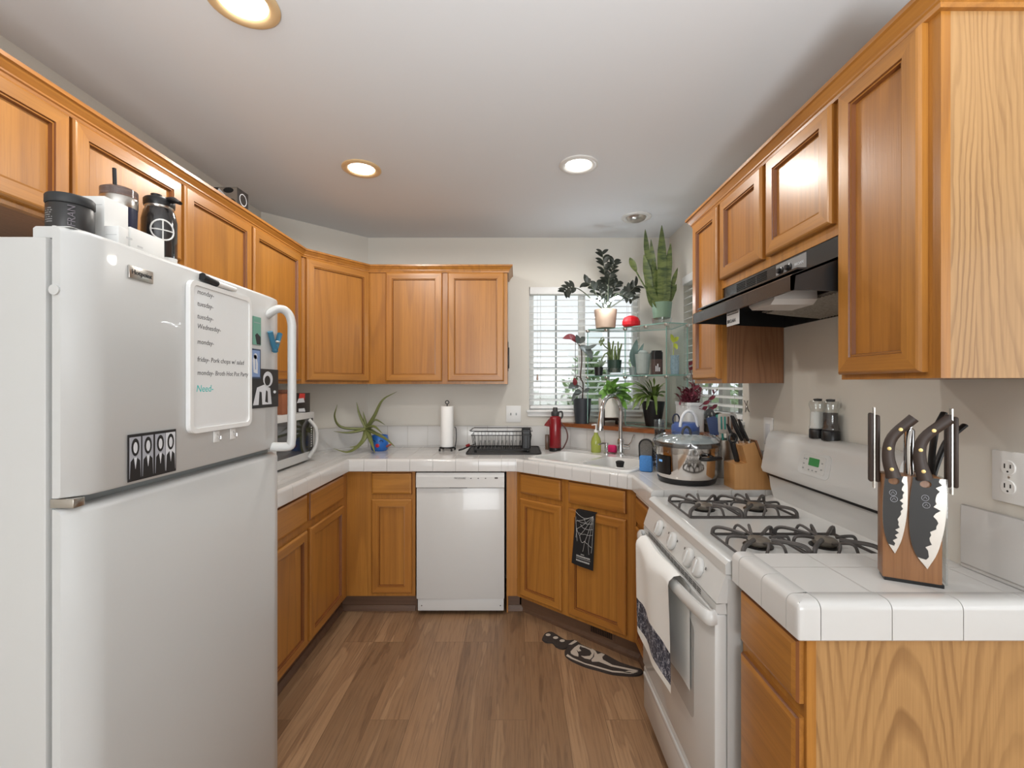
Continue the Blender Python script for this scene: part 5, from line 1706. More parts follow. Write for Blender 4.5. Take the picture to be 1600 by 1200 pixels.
block_knife('black knife handle nearest the wall in the wooden block', 2.075, 1.030, 1.181, 0.125)
block_knife('black knife handle in the middle of the wooden block top', 2.045, 1.012, 1.176, 0.135)
block_knife('black knife handle at the stove edge of the wooden block top', 2.014, 1.022, 1.179, 0.115)
block_knife('short black knife handle on the low side of the block top', 2.062, 0.994, 1.171, 0.10, 0.5, 0.010)
sk_ = thing('kitchen_shears', 'black handled shears resting in the low step of the wooden block', 'shears', (0.975, 2.03, 1.088))
MB().tube(curve([(0.979, 2.03, 1.094), (0.968, 2.02, 1.122), (0.955, 2.012, 1.155), (0.948, 2.008, 1.18)], 4), [0.011, 0.012, 0.011] + [0.012] * 10, seg=9, flat=0.7).build('handle', BLACK, sk_, world=True)
MB().tube([(0.948 + 0.017 * math.cos(2 * PI * k / 14), 2.004, 1.198 + 0.02 * math.sin(2 * PI * k / 14)) for k in range(14)], 0.005, seg=7, closed=True).build('finger_loop', BLACK, sk_, world=True)

# salt and pepper mills on the backguard
def mill(label, y, fill, name):
    t = thing(name, label, 'mill', (1.098, y, 1.2385), group='mills on the stove backguard')
    MB().lathe([(0.0275, 0), (0.0275, 0.03), (0.025, 0.033), (0.0, 0.033)], seg=24).build('base', BLACK, t)
    MB().lathe([(0.0235, 0.034), (0.026, 0.038), (0.0235, 0.044), (0.0215, 0.095), (0.0, 0.096)], seg=24).build('contents', fill, t)
    MB().lathe([(0.0265, 0.034), (0.0275, 0.04), (0.025, 0.046), (0.023, 0.10), (0.029, 0.122), (0.024, 0.135), (0.012, 0.137)], seg=24, cap=False).build('glass', CLEAR, t)
    MB().lathe([(0.013, 0.134), (0.014, 0.142), (0.0, 0.144)], seg=18).build('cap', DKGREY, t)


mill('clear mill filled with white salt on the stove back', 1.668, PAPER, 'salt_mill')
mill('clear mill filled with dark peppercorns on the stove back', 1.600, mat('peppercorn', rgb(64, 58, 56), 0.8, vary=0.6, vscale=220, bump=0.5), 'pepper_mill')

# upright magnetic block with the large knives; local frame: x along its face, y into it
a0, a1 = Vector((0.857, 1.072)), Vector((0.952, 1.022))
MROT = math.atan2(a1.y - a0.y, a1.x - a0.x)
mbk = thing('magnetic_knife_block', 'upright wooden magnetic block carrying two big curved knives on the near worktop', 'knife block', (a0.x, a0.y, CT), MROT)
BW = (a1 - a0).length
MB().box(0, BW, 0, 0.05, 0.008, 0.248, bev=0.003).build('block', BLOCK_WOOD, mbk)
MB().box(0.004, BW + 0.004, 0.004, 0.05, 0.0, 0.008).build('base', BLACK, mbk)
MB().box(BW + 0.006, BW + 0.010, 0.004, 0.052, 0.008, 0.246, bev=0.001).build('clear_side', CLEAR, mbk)
WENGE = mat('wenge_handle', rgb(58, 46, 40), 0.45, vary=0.15)
BLADE_B, BLADE_S = mat('blade_black', rgb(40, 40, 40), 0.4), mat('blade_steel', rgb(206, 204, 198), 0.25, metal=0.7)
BRASS = mat('rivet_brass', rgb(196, 170, 110), 0.3, metal=0.6)


def big_knife(label, x, top, tip, wide, bend):
    """A curved knife held flat on the block: handle above, blade point down."""
    t = thing('curved_knife', label, 'knife', (a0.x + math.cos(MROT) * x, a0.y + math.sin(MROT) * x, CT + tip), MROT, group='curved knives on the upright block')
    yb = -0.0046
    zt, z1, z2 = top - tip, 0.247 - tip, 0.0
    L = z1
    # blade: spine on the left, edge on the right
    spine = [(-wide * 0.42, L), (-wide * 0.52, L * 0.72), (-wide * 0.52, L * 0.38), (-wide * 0.36, L * 0.16), (0.0, 0.0)]
    edge = [(wide * 0.30, L * 0.2), (wide * 0.5, L * 0.5), (wide * 0.55, L * 0.8), (wide * 0.52, L * 1.0)]
    M = lambda a, c, w: (a, yb + w, c)
    cs = [(p.x, p.y) for p in curve([(a, c, 0) for a, c in spine], 4)]
    ce = [(p.x, p.y) for p in curve([(0, 0, 0)] + [(a, c, 0) for a, c in edge], 4)][1:]
    bl = MB().slab(cs + ce, [oval(-wide * 0.05, L * 0.93, 0.0105, 0.008)], M, 0.0, 0.0028).build('blade', BLADE_S, t)
    jag = []
    for k in range(27):
        f = k / 26
        xx = wide * (0.36 - 0.40 * (1 - f) ** 1.8) + (random.uniform(-0.13, 0.09) * wide if 0 < k < 26 else 0)
        jag.append((xx, L * (0.1 + 0.9 * f)))
    band = [p for p in cs if p[1] >= L * 0.1] + jag
    MB().slab(band, [oval(-wide * 0.05, L * 0.93, 0.0105, 0.008)], M, -0.0004, -0.0001).build('forged_finish', BLADE_B, bl)
    em = MB()
    for cz_, cx_ in ((L * 0.78, -0.004), (L * 0.70, -0.002)):
        em.tube([(cx_ + 0.0065 * math.cos(2 * PI * k / 14), yb - 0.0006, cz_ + 0.0065 * math.sin(2 * PI * k / 14)) for k in range(14)], 0.0005, seg=4, closed=True)
        em.tube([(cx_ - 0.003, yb - 0.0006, cz_ - 0.002), (cx_, yb - 0.0006, cz_ + 0.003), (cx_ + 0.003, yb - 0.0006, cz_ - 0.002)], 0.0005, seg=4)
    em.build('emblem', GREYP, bl)
    # handle, curving to the right at its top
    yh = -0.0092
    hp_ = curve([(-wide * 0.08, yh, L - 0.004), (-wide * 0.08 - 0.010, yh, L + 0.045), (-wide * 0.08 - 0.002, yh, L + 0.09), (bend - wide * 0.08, yh, zt - 0.004)], 5)
    n_ = len(hp_)
    hnd = MB().tube(hp_, [0.0145 - 0.003 * k / (n_ - 1) - 0.0015 * math.sin(PI * k / (n_ - 1)) for k in range(n_)], seg=10, flat=1.0)
    hnd.v = [Vector((p.x, yh + (p.y - yh) * 0.55, p.z)) for p in hnd.v]
    ho = hnd.build('handle', WENGE, t)
    for f in (0.18, 0.5, 0.8):
        p = hp_[int(f * (n_ - 1))]
        MB().lathe([(0.0042, 0), (0.004, 0.0014), (0, 0.0018)], seg=12, M=Matrix.Translation((p.x, yh - 0.0063, p.z)) @ Matrix.Rotation(PI / 2, 4, 'X')).build('rivet', BRASS, ho)


big_knife('narrower curved black knife on the upright block, beside the steel peeler', 0.0225, 0.386, 0.067, 0.042, 0.036)
big_knife('broader curved black knife on the upright block, nearer the outlet', 0.080, 0.386, 0.042, 0.060, 0.042)


def side_tool(name, label, x, y, z0, z1, draw):
    t = thing(name, label, 'knife' if 'knife' in name else 'utensil', (a0.x + math.cos(MROT) * x - math.sin(MROT) * y, a0.y + math.sin(MROT) * x + math.cos(MROT) * y, CT + z0), MROT)
    draw(t)
    return t


def slab_handle(t):
    MB().box(-0.0095, -0.0005, -0.011, 0.011, 0, 0.165, bev=0.004).build('handle_scale', WENGE, t)
    MB().box(0.0030, 0.0120, -0.011, 0.011, 0, 0.160, bev=0.004).build('handle_scale', WENGE, t)
    MB().box(0.0, 0.0025, -0.008, 0.009, -0.015, 0.178).build('blade', BLADE_S, t)


side_tool('boning_knife', 'dark handled knife on the stove side of the upright block', -0.0125, 0.025, 0.225, 0.33, slab_handle)
side_tool('cleaver_knife', 'dark handled knife on the wall side of the upright block', BW + 0.0202, 0.025, 0.225, 0.335, slab_handle)


def peel(t):
    MB().lathe([(0.0095, 0), (0.0105, 0.005), (0.0105, 0.103), (0.008, 0.108), (0, 0.109)], seg=16).build('handle', CHROME, t)
    MB().tube([(0.005 * math.cos(2 * PI * k / 12), 0, 0.114 + 0.006 * math.sin(2 * PI * k / 12)) for k in range(12)], 0.0015, seg=6, closed=True).build('hanging_loop', CHROME, t)


side_tool('vegetable_peeler', 'polished steel peeler standing on the block between the two curved knives', 0.052, 0.014, 0.2485, 0.33, peel)
shr = thing('kitchen_shears', 'black handled shears behind the upright block, handles spread toward the wall', 'shears', (0.986, 1.087, CT))
for pts in ([(0.985, 1.085, 1.20), (0.985, 1.085, 1.26), (0.995, 1.085, 1.325), (1.016, 1.087, 1.365)], [(0.988, 1.092, 1.20), (1.010, 1.092, 1.26), (1.03, 1.092, 1.30), (1.07, 1.092, 1.335)]):
    MB().tube(curve(pts, 5), [0.010, 0.010, 0.009] + [0.0085] * 20, seg=9, flat=0.6).build('handle', BLACK, shr, world=True)
MB().tube([(0.986, 1.087, CT + 0.002), (0.986, 1.087, 1.205)], [0.003, 0.011], seg=8, flat=0.35).build('blade', STEEL, shr, world=True)
MB().lathe([(0.006, 0), (0.005, 0.006), (0, 0.006)], seg=12, M=Matrix.Translation((0.986, 1.078, 1.195)) @ Matrix.Rotation(PI / 2, 4, 'X')).build('pivot', CHROME, shr, world=True)

# glass and handled container between the cooker and the window
gl = thing('drinking_glass', 'tall clear glass with a dark drink behind the cooker', 'glass', (0.815, 2.60, CT))
MB().lathe([(0.026, 0), (0.027, 0.004), (0.033, 0.262), (0.031, 0.262), (0.025, 0.012), (0, 0.012)], seg=26).build('glass', CLEAR, gl)
MB().lathe([(0.0235, 0.014), (0.0285, 0.205), (0, 0.205)], seg=24).build('drink', mat('cola', rgb(38, 30, 30), 0.1), gl)
pi_ = thing('lidded_pitcher', 'white and blue container with an arched white handle behind the cooker', 'pitcher', (0.915, 2.48, CT))
MB().lathe([(0.05, 0), (0.055, 0.005), (0.068, 0.20), (0.0, 0.202)], seg=28).build('body', mat('white_plastic', rgb(226, 230, 236), 0.35), pi_)
MB().lathe([(0.0705, 0.19), (0.072, 0.2), (0.072, 0.235), (0.06, 0.255), (0.0, 0.258)], seg=28).build('lid', mat('blue_lid', rgb(72, 96, 156), 0.4), pi_)
MB().tube([(0.045 * math.cos(PI * k / 12), -0.05, 0.235 + 0.085 * math.sin(PI * k / 12)) for k in range(13)], 0.008, seg=10).build('handle', MATS['white_plastic'], pi_)
MB().tube([(-0.05 + 0.018 * math.cos(2 * PI * k / 14), 0.0, 0.27 + 0.03 * math.sin(2 * PI * k / 14)) for k in range(14)], 0.004, seg=7, closed=True).build('carry_strap', mat('strap_navy', rgb(40, 46, 70), 0.7), pi_)

# ------------------------------------------------------------------ glass shelf unit on the ledge
gs = thing('glass_shelf_unit', 'clear glass cube shelf unit full of plants in the window corner', 'shelf', (0.8, 3.0, LZ))
P0, P1, P2, P3 = (0.50, 3.215), (0.736, 3.10), (0.935, 2.855), (1.085, 2.905)
Q0, Q1, Q2 = (0.62, 3.31), (0.80, 3.345), (1.085, 3.20)
Z1, Z2 = 1.492, 1.818


def pane(poly, z, name):
    MB().slab(poly, [], lambda a, c, w: (a, c, w), z, z + 0.006, 0, side=1).build(name, [GLASS, GLASS_EDGE], gs, world=True)


for z in (LZ + 0.001, Z1, Z2):
    if z > LZ + 0.1:
        pane([P0, P1, Q1, Q0], z, 'glass_shelf')
    pane([P1, P2, P3, Q2, Q1], z, 'glass_shelf')


def upright(p, q, z0, z1):
    d = (Vector(q) - Vector(p)).normalized() * 0.003
    n_ = Vector((-d.y, d.x))
    p, q = Vector(p), Vector(q)
    MB().slab([tuple(p + n_), tuple(q + n_), tuple(q - n_), tuple(p - n_)], [], lambda a, c, w: (a, c, w), z0, z1, 0, side=0).build('side_pane', GLASS, gs, world=True)
    MB().tube([(p.x, p.y, z0), (p.x, p.y, z1)], 0.0032, seg=6).build('pane_edge', GLASS_EDGE, gs, world=True)


for a, c in ((P0, Q0), (P1, Q1), (P2, Q2), (P3, Q2)):
    upright(a, c, LZ + 0.008, Z1 - 0.001)
    upright(a, c, Z1 + 0.007, Z2 - 0.001)
for p in (P0, P1, P2, (0.62, 3.157), (0.84, 2.97), P3):
    for z in (Z1, Z2):
        MB().lathe([(0.012, -0.016), (0.015, -0.008), (0.015, 0.0), (0.012, -0.001)], (p[0], p[1], z - 0.001), 14).build('connector', STEEL, gs, world=True)
ZA, ZB_, ZG = Z2 + 0.0065, Z1 + 0.0065, LZ + 0.0075


def green(name, c, vary=0.25, rough=0.45):
    return mat(name, c, rough, vary=vary, vscale=25)


def potted(name, label, loc, pot_prof, potmat, leaves, leafmat, stems=None, stemmat=None, soil=None, cat='plant', sx=1, sy=1):
    t = thing(name, label, cat, loc)
    MB().lathe(pot_prof, seg=32, sx=sx, sy=sy).build('pot', potmat, t)
    if soil:
        MB().lathe([(soil[0], soil[1] - 0.01), (soil[0], soil[1]), (0, soil[1] + 0.004)], seg=24, sx=sx, sy=sy).build('soil', SOIL, t)
    if stems:
        stems.build('stem', stemmat or leafmat, t, world=True)
    if leaves:
        leaves.build('foliage', leafmat, t, world=True)
    return t


def pot(rb, rt, h, wall=0.005):
    return [(0, 0), (rb, 0), (rt, h), (rt - wall, h), (rt - wall - 0.002, h - 0.02), (0, h - 0.02)]


# dark ZZ plant with fairy lights
zc = Vector((0.615, 3.16, ZA))
lv, st = MB(), MB()
zb = zc + Vector((0, 0, 0.115))


def zz_stem(pts, n, L, w, start=0.35):
    C = curve([zb + Vector((random.uniform(-0.03, 0.03), random.uniform(-0.03, 0.03), 0))] + [at(*p) for p in pts], 6)
    st.tube(C, [0.005 * (1 - 0.6 * k / (len(C) - 1)) for k in range(len(C))], seg=6)
    for i in range(n):
        f = start + (1 - start) * i / max(1, n - 1)
        k = min(len(C) - 2, int(f * (len(C) - 1)))
        p, tg = C[k], (C[k + 1] - C[k]).normalized()
        s = 1 if i % 2 else -1
        side = tg.cross(Vector((0.2 * random.uniform(-1, 1), -1, 0.15))).normalized() * s
        d = (side + tg * 0.7 + Vector((0, random.uniform(-0.5, 0.2), 0))).normalized()
        ll = L * random.uniform(0.8, 1.15)
        lv.leaf([p, p + d * ll * 0.5 + Vector((0, 0, 0.004)), p + d * ll], w, up=(random.uniform(-0.5, 0.5), -0.8, 0.5), n=3)


zz_stem([(947, 450, 3.12), (944, 420, 3.10), (941, 393, 3.10)], 15, 0.062, 0.032, 0.4)
zz_stem([(952, 450, 3.14), (955, 425, 3.15), (960, 407, 3.15)], 11, 0.06, 0.03, 0.5)
zz_stem([(925, 468, 3.10), (905, 452, 3.06), (890, 450, 3.03), (881, 458, 3.02)], 11, 0.055, 0.028, 0.6)
zz_stem([(972, 468, 3.12), (985, 455, 3.10), (995, 446, 3.08)], 11, 0.065, 0.034, 0.4)
zz_stem([(932, 460, 3.12), (922, 445, 3.1), (914, 441, 3.1)], 10, 0.055, 0.03, 0.4)
zz_stem([(962, 460, 3.10), (975, 462, 3.06), (990, 470, 3.02)], 9, 0.05, 0.026, 0.5)
zz_stem([(958, 455, 3.18), (966, 440, 3.2)], 10, 0.055, 0.03, 0.3)
zz_stem([(938, 458, 3.18), (932, 442, 3.2)], 10, 0.055, 0.03, 0.3)
zz_stem([(950, 452, 3.08), (952, 432, 3.05)], 12, 0.055, 0.032, 0.3)
potted('potted_zz_plant', 'dark leafy plant in a beige pot on the top glass shelf', tuple(zc), pot(0.066, 0.078, 0.125), mat('pot_beige', rgb(176, 152, 132), 0.6), lv, green('zz_leaf', rgb(46, 50, 44), 0.3, 0.35), st, green('zz_stem', rgb(66, 70, 54)), (0.07, 0.108))
fl = thing('fairy_lights', 'string of tiny white fairy lights wound through the dark plant', 'lights', tuple(zb))
wire = curve([at(924, 468, 3.03), at(932, 472, 3.02), at(938, 466, 3.04), at(946, 478, 3.02), at(953, 470, 3.04), at(960, 466, 3.02), at(966, 464, 3.03), at(972, 467, 3.02)], 5)
MB().tube(wire, 0.0008, seg=4).build('wire', STEEL, fl, world=True)
for k in range(0, len(wire), 3):
    MB().lathe([(0, -0.009), (0.008, -0.003), (0.008, 0.004), (0, 0.009)], tuple(wire[k]), 8).build('bulb', mat('fairy_bulb', (1, 1, 1, 1), 0.4, emit=(0.85, 0.93, 1, 1), es=70), fl, world=True)

dm = MB()
dm.lathe([(0.048, 0), (0.058, 0.012), (0.058, 0.035), (0.045, 0.062), (0.02, 0.074), (0, 0.075)], seg=14, sx=1.05, sy=0.8, smooth=False)
rd = thing('red_ornament', 'red glittery dome ornament on the top glass shelf', 'ornament', (0.775, 3.09, ZA))
dm.build('dome', mat('red_glitter', rgb(196, 24, 36), 0.3, vary=0.3, vscale=160, bump=0.4), rd)

# snake plant
sc_ = Vector((0.935, 2.945, ZA + 0.036))
lv = MB()
band = mat('snake_leaf', rgb(104, 122, 66), 0.4)


def snake_mat(name, a_, b_):
    n = NT(name)
    v = n.obj_coords((1, 1, 3.2), 4)
    f = n.noise(v, 14, 3, 0.6, 0.5)
    n.l(n.ramp(f, [(0.35, a_), (0.6, b_)]), n.p.inputs['Base Color'])
    n.p.inputs['Roughness'].default_value = 0.4
    return n.m


SN = snake_mat('snake_leaf_bands', rgb(50, 68, 36), rgb(100, 112, 62))
blade_shape = lambda t: (0.55 + 0.45 * min(1, t * 2.2)) * (1 if t < 0.75 else max(0.02, (1 - t) / 0.25) ** 0.7)
for pts, w_ in (([(1034, 470), (1034, 410), (1034, 352)], 0.058), ([(1020, 470), (1014, 420), (1010, 385), (1008, 358)], 0.036), ([(1026, 470), (1021, 420), (1017, 374)], 0.042), ([(1018, 470), (1012, 430), (1006, 398)], 0.05),
                ([(1040, 470), (1043, 425), (1048, 380)], 0.05), ([(1044, 470), (1052, 440), (1059, 418)], 0.03), ([(1046, 470), (1052, 455), (1057, 444)], 0.034), ([(1024, 472), (1018, 455), (1012, 442)], 0.05),
                ([(1030, 470), (1024, 435), (1020, 405)], 0.04), ([(1037, 472), (1036, 450), (1036, 430)], 0.055), ([(1028, 472), (1027, 440), (1030, 415)], 0.046)):
    yy = 2.93 + random.uniform(-0.03, 0.04)
    lv.leaf([at(p[0], p[1], yy) for p in [(pts[0][0] * 0.5 + 1032 * 0.5, 480)] + pts], w_, up=(random.uniform(-0.3, 0.3), -1, 0.1), shape=blade_shape, fold=0.12, n=6)
C = [at(1028, 478, 2.94), at(1015, 460, 2.93), at(1000, 435, 2.92), at(992, 420, 2.91)]
lv.tube(curve(C, 4), 0.005, seg=6)
lv.leaf([at(994, 424, 2.91), at(988, 412, 2.91), at(984, 402, 2.91)], 0.042, up=(0, -1, 0.1), n=5)
potted('potted_snake_plant', 'tall snake plant in a green pot on the top glass shelf', tuple(sc_), pot(0.054, 0.064, 0.10), mat('pot_sage', rgb(112, 138, 118), 0.5), lv, SN, soil=(0.056, 0.09))
solo(MB().lathe([(0.05, 0), (0.06, 0.004), (0.064, 0.036), (0.061, 0.036), (0.056, 0.008), (0, 0.008)], seg=28), 'glass_saucer', CLEAR, 'clear glass dish under the snake plant pot', 'dish', (0.935, 2.945, ZA))
sc_fix = bpy.data.objects['potted_snake_plant']
for ch in sc_fix.children:
    pass

# middle shelf
lv, st = MB(), MB()
c = Vector((0.572, 3.185, ZB_))
for pts in ([(938, 570), (932, 565)], [(940, 568), (940, 558)], [(941, 569), (948, 562)], [(938, 569), (936, 561)]):
    A = [at(939, 574, 3.185)] + [at(p[0], p[1], 3.17) for p in pts]
    lv.leaf(A, 0.02, up=(0, -1, 0.3), n=3)
st.tube([at(939, 576, 3.185), at(939.5, 563, 3.18)], 0.002, seg=5)
potted('potted_seedling', 'tiny seedling in a small black pot on the middle glass shelf', tuple(c), pot(0.027, 0.031, 0.058), BLACK, lv, green('seedling_leaf', rgb(120, 136, 116)), st, None, (0.024, 0.042))

lv = MB()
c = Vector((0.685, 3.20, ZB_ + 0.022))
for i in range(12):
    a = random.uniform(0, 2 * PI)
    o = Vector((0.03 * math.cos(a), 0.03 * math.sin(a), 0.07))
    h = random.uniform(0.05, 0.13)
    lv.tube(curve([c + o, c + o * 1.2 + Vector((0, 0, h * 0.6 - 0.01)), c + o * 1.3 + Vector((0.012 * random.uniform(-1, 1), 0, h))], 4), [0.006] * 8 + [0.004], seg=6)
C = [c + Vector((-0.02, 0, 0.07))] + [at(*p) for p in ((955, 560, 3.17), (947, 552, 3.15), (940, 562, 3.14))]
lv.tube(curve(C, 5), 0.005, seg=6)
C = [c + Vector((-0.01, 0, 0.07))] + [at(*p) for p in ((952, 548, 3.17), (944, 540, 3.15), (939, 530, 3.15), (943, 527, 3.15))]
lv.tube(curve(C, 5), 0.004, seg=6)
for p in ((939, 531), (941, 535), (944, 529)):
    lv.leaf([at(p[0], p[1], 3.15), at(p[0] - 3, p[1] + 6, 3.15)], 0.018, up=(0, -1, 0), n=3)
potted('potted_succulent', 'trailing succulent in a dark green pot on the middle glass shelf', tuple(c), pot(0.042, 0.05, 0.085), mat('pot_pine', rgb(42, 62, 52), 0.45), lv, green('succulent_leaf', rgb(96, 112, 66)), soil=(0.043, 0.07))
solo(MB().lathe([(0.045, 0), (0.058, 0.006), (0.062, 0.05), (0.059, 0.05), (0.054, 0.021), (0, 0.021)], seg=28), 'glass_bowl', CLEAR, 'shallow clear glass bowl under the dark green succulent pot', 'bowl', (0.685, 3.20, ZB_))

lv = MB()
c = Vector((0.832, 3.24, ZB_))
for pts, w_ in (([(982, 570), (984, 548), (988, 530)], 0.05), ([(983, 572), (990, 555), (999, 536)], 0.036), ([(984, 575), (990, 568), (984, 585)], 0.03), ([(982, 572), (979, 556), (981, 542)], 0.03), ([(984, 574), (992, 570), (990, 560)], 0.03)):
    lv.leaf([at(p[0] + 7, p[1], 3.22 - 0.02 * i) for i, p in enumerate(pts)], w_, up=(0.2, -1, 0.2), n=6)
potted('potted_kalanchoe', 'pale blue grey leaved plant in a small grey pot on the middle glass shelf', tuple(c), pot(0.03, 0.036, 0.06), mat('pot_grey', rgb(150, 160, 158), 0.5), lv, green('silver_leaf', rgb(126, 150, 146), 0.15), soil=(0.029, 0.044))

vz = thing('glass_vase', 'frosted cut glass vase on the middle glass shelf', 'vase', (0.845, 3.06, ZB_))
MB().lathe([(0.032, 0), (0.04, 0.01), (0.05, 0.12), (0.052, 0.14), (0.049, 0.14), (0.045, 0.12), (0.036, 0.014), (0, 0.012)], seg=18, smooth=False).build('vase', mat('frosted_glass', rgb(206, 216, 212), 0.3, trans=0.55, vary=0.1), vz)
MB().lathe([(0.0, 0.13), (0.03, 0.135), (0.034, 0.15), (0.02, 0.165), (0.0, 0.167)], seg=14).build('stopper', MATS['frosted_glass'], vz)
cd = thing('candle_jar', 'tall black and brown jar with pale lettering on the middle glass shelf', 'jar', (0.905, 2.955, ZB_))
MB().slab(rrect(-0.034, 0.034, -0.03, 0.03, 0.014), [], lambda a, c_, w: (a, c_, w), 0, 0.098).build('jar', mat('jar_brown', rgb(74, 58, 54), 0.4, vary=0.4, vscale=90), cd)
MB().slab(rrect(-0.034, 0.034, -0.03, 0.03, 0.014), [], lambda a, c_, w: (a, c_, w), 0.098, 0.145).slab(rrect(-0.03, 0.03, -0.026, 0.026, 0.014), [], lambda a, c_, w: (a, c_, w), 0.145, 0.155).build('cover', BLACK, cd)
b = MB()
for k, wd in enumerate((0.016, 0.022, 0.012)):
    b.box(-0.016 + k * 0.011, -0.010 + k * 0.011, -0.0308, -0.0302, 0.02, 0.02 + wd * 2.2)
b.build('lettering', PALE, cd)
lv, st = MB(), MB()
c = Vector((1.022, 2.955, ZB_))
for p, q in (((1052, 535), (1048, 522)), ((1053, 537), (1058, 546)), ((1053, 534), (1061, 527))):
    lv.leaf([at(p[0], p[1], 2.93), at((p[0] + q[0]) / 2, (p[1] + q[1]) / 2 - 1, 2.93), at(q[0], q[1], 2.92)], 0.026, up=(0, -1, 0.2), n=4)
st.tube(curve([tuple(c + Vector((0, 0, 0.02))), at(1052, 560, 2.95), at(1053, 534, 2.94)], 5), 0.0022, seg=5)
sv_ = potted('sprig_vase', 'blue and white speckled glass holding a yellow green sprig', tuple(c), [(0, 0), (0.024, 0), (0.028, 0.05), (0.025, 0.11), (0.028, 0.125), (0.026, 0.125), (0.022, 0.11), (0.025, 0.02), (0, 0.012)], mat('speckled_glass', rgb(150, 176, 190), 0.25, vary=0.5, vscale=110), lv, green('sprig_leaf', rgb(190, 204, 76), 0.1), st, None)

# bottom shelf / ledge
lv, st = MB(), MB()
c = Vector((0.471, 3.285, LZ + 0.0003))
C = [c + Vector((0, 0, 0.15))] + [at(*p) for p in ((911, 600, 3.15), (907, 590, 3.14), (909, 565, 3.14), (908, 545, 3.14), (904, 538, 3.14))]
st.tube(curve(C, 5), 0.0045, seg=7)
st.tube(curve([at(911, 608, 3.15), at(905, 603, 3.13), at(897, 604, 3.12)], 4), 0.003, seg=5)
st.tube(curve([at(909, 592, 3.14), at(903, 588, 3.13), at(899, 592, 3.12)], 4), 0.003, seg=5)
lvr = MB()
lvr.leaf([at(903, 535, 3.13), at(892, 527, 3.11), at(879, 529, 3.10)], 0.05, up=(0, -0.9, 0.5), n=5)
lvr.leaf([at(899, 602, 3.12), at(898, 596, 3.11), at(897, 590, 3.11)], 0.034, up=(0.3, -1, 0), n=4)
for pts, w_ in (([(904, 537), (902, 530), (900, 523)], 0.042), ([(905, 536), (911, 530), (914, 526)], 0.04), ([(906, 541), (917, 548), (926, 562)], 0.062), ([(910, 545), (922, 543), (933, 538)], 0.03), ([(904, 604), (896, 603), (888, 607)], 0.05),
                ([(909, 612), (900, 616), (893, 628)], 0.034), ([(912, 612), (917, 610), (921, 606)], 0.03), ([(908, 612), (903, 612), (897, 614)], 0.036)):
    lv.leaf([at(p[0], p[1], 3.13 - 0.015 * i) for i, p in enumerate(pts)], w_, up=(0.15, -0.9, 0.5), n=5)
rp = potted('potted_rubber_plant', 'rubber plant with red new leaves in a tall charcoal pot beside the window', tuple(c), pot(0.05, 0.066, 0.178), mat('pot_charcoal', rgb(52, 56, 62), 0.45), lv, green('rubber_leaf', rgb(86, 94, 92), 0.2, 0.3), st, mat('rubber_stem', rgb(74, 58, 50), 0.6), (0.057, 0.16))
lvr.build('red_foliage', green('rubber_leaf_red', rgb(120, 48, 52), 0.2), rp, world=True)
MB().tube([at(899, 535, 3.26), at(899, 620, 3.26)], 0.0022, seg=5).build('support_stake', IRON, rp, world=True)

lv = MB()
c = Vector((0.648, 3.165, LZ + 0.0003))
ctr = c + Vector((0, 0, 0.19))
for tx_, ty_, L_ in ((950, 600, 0.05), (942, 606, 0.05), (962, 596, 0.055), (975, 602, 0.06), (985, 612, 0.06), (990, 628, 0.055), (968, 612, 0.06), (952, 618, 0.05), (945, 632, 0.045), (980, 640, 0.05), (935, 616, 0.045), (960, 606, 0.06), (972, 624, 0.06), (992, 600, 0.05), (948, 594, 0.045), (956, 612, 0.05), (966, 590, 0.05), (982, 620, 0.055), (940, 624, 0.04), (970, 632, 0.05), (976, 610, 0.05)):
    tip = at(tx_, ty_, 3.12 + random.uniform(-0.06, 0.05) if tx_ < 966 else random.uniform(2.97, 3.04))
    m_ = ctr.lerp(tip, 0.55) + Vector((0, -0.01, 0.025))
    lv.leaf([ctr, ctr.lerp(m_, 0.6), m_, tip], L_ * 1.1, up=(0, -0.75, 0.65), shape=lambda t: 0.08 if t < 0.3 else max(0.02, math.sin(PI * (t - 0.3) / 0.7)) ** 0.75, n=5)
pl_ = potted('potted_peace_lily', 'bright leafy plant in a white pot on a dark stand behind the faucet', (c.x, c.y, c.z), [(0, 0.05), (0.066, 0.05), (0.076, 0.055), (0.08, 0.185), (0.075, 0.185), (0.073, 0.165), (0, 0.165)], mat('pot_white', rgb(226, 224, 216), 0.4), lv, green('lily_leaf', rgb(108, 152, 70), 0.4, 0.35), soil=(0.07, 0.168))
for k in range(4):
    a = PI / 4 + k * PI / 2
    MB().box(-0.008, 0.008, -0.008, 0.008, 0, 0.115, M=Matrix.Translation((0.083 * math.cos(a), 0.083 * math.sin(a), 0)) @ Matrix.Rotation(a, 4, 'Z')).build('stand_leg', mat('stand_dark', rgb(52, 40, 34), 0.5), pl_)
MB().box(-0.087, 0.087, -0.007, 0.007, 0.032, 0.048, M=Matrix.Rotation(PI / 4, 4, 'Z')).box(-0.087, 0.087, -0.007, 0.007, 0.032, 0.0475, M=Matrix.Rotation(-PI / 4, 4, 'Z')).build('stand_cross', MATS['stand_dark'], pl_)

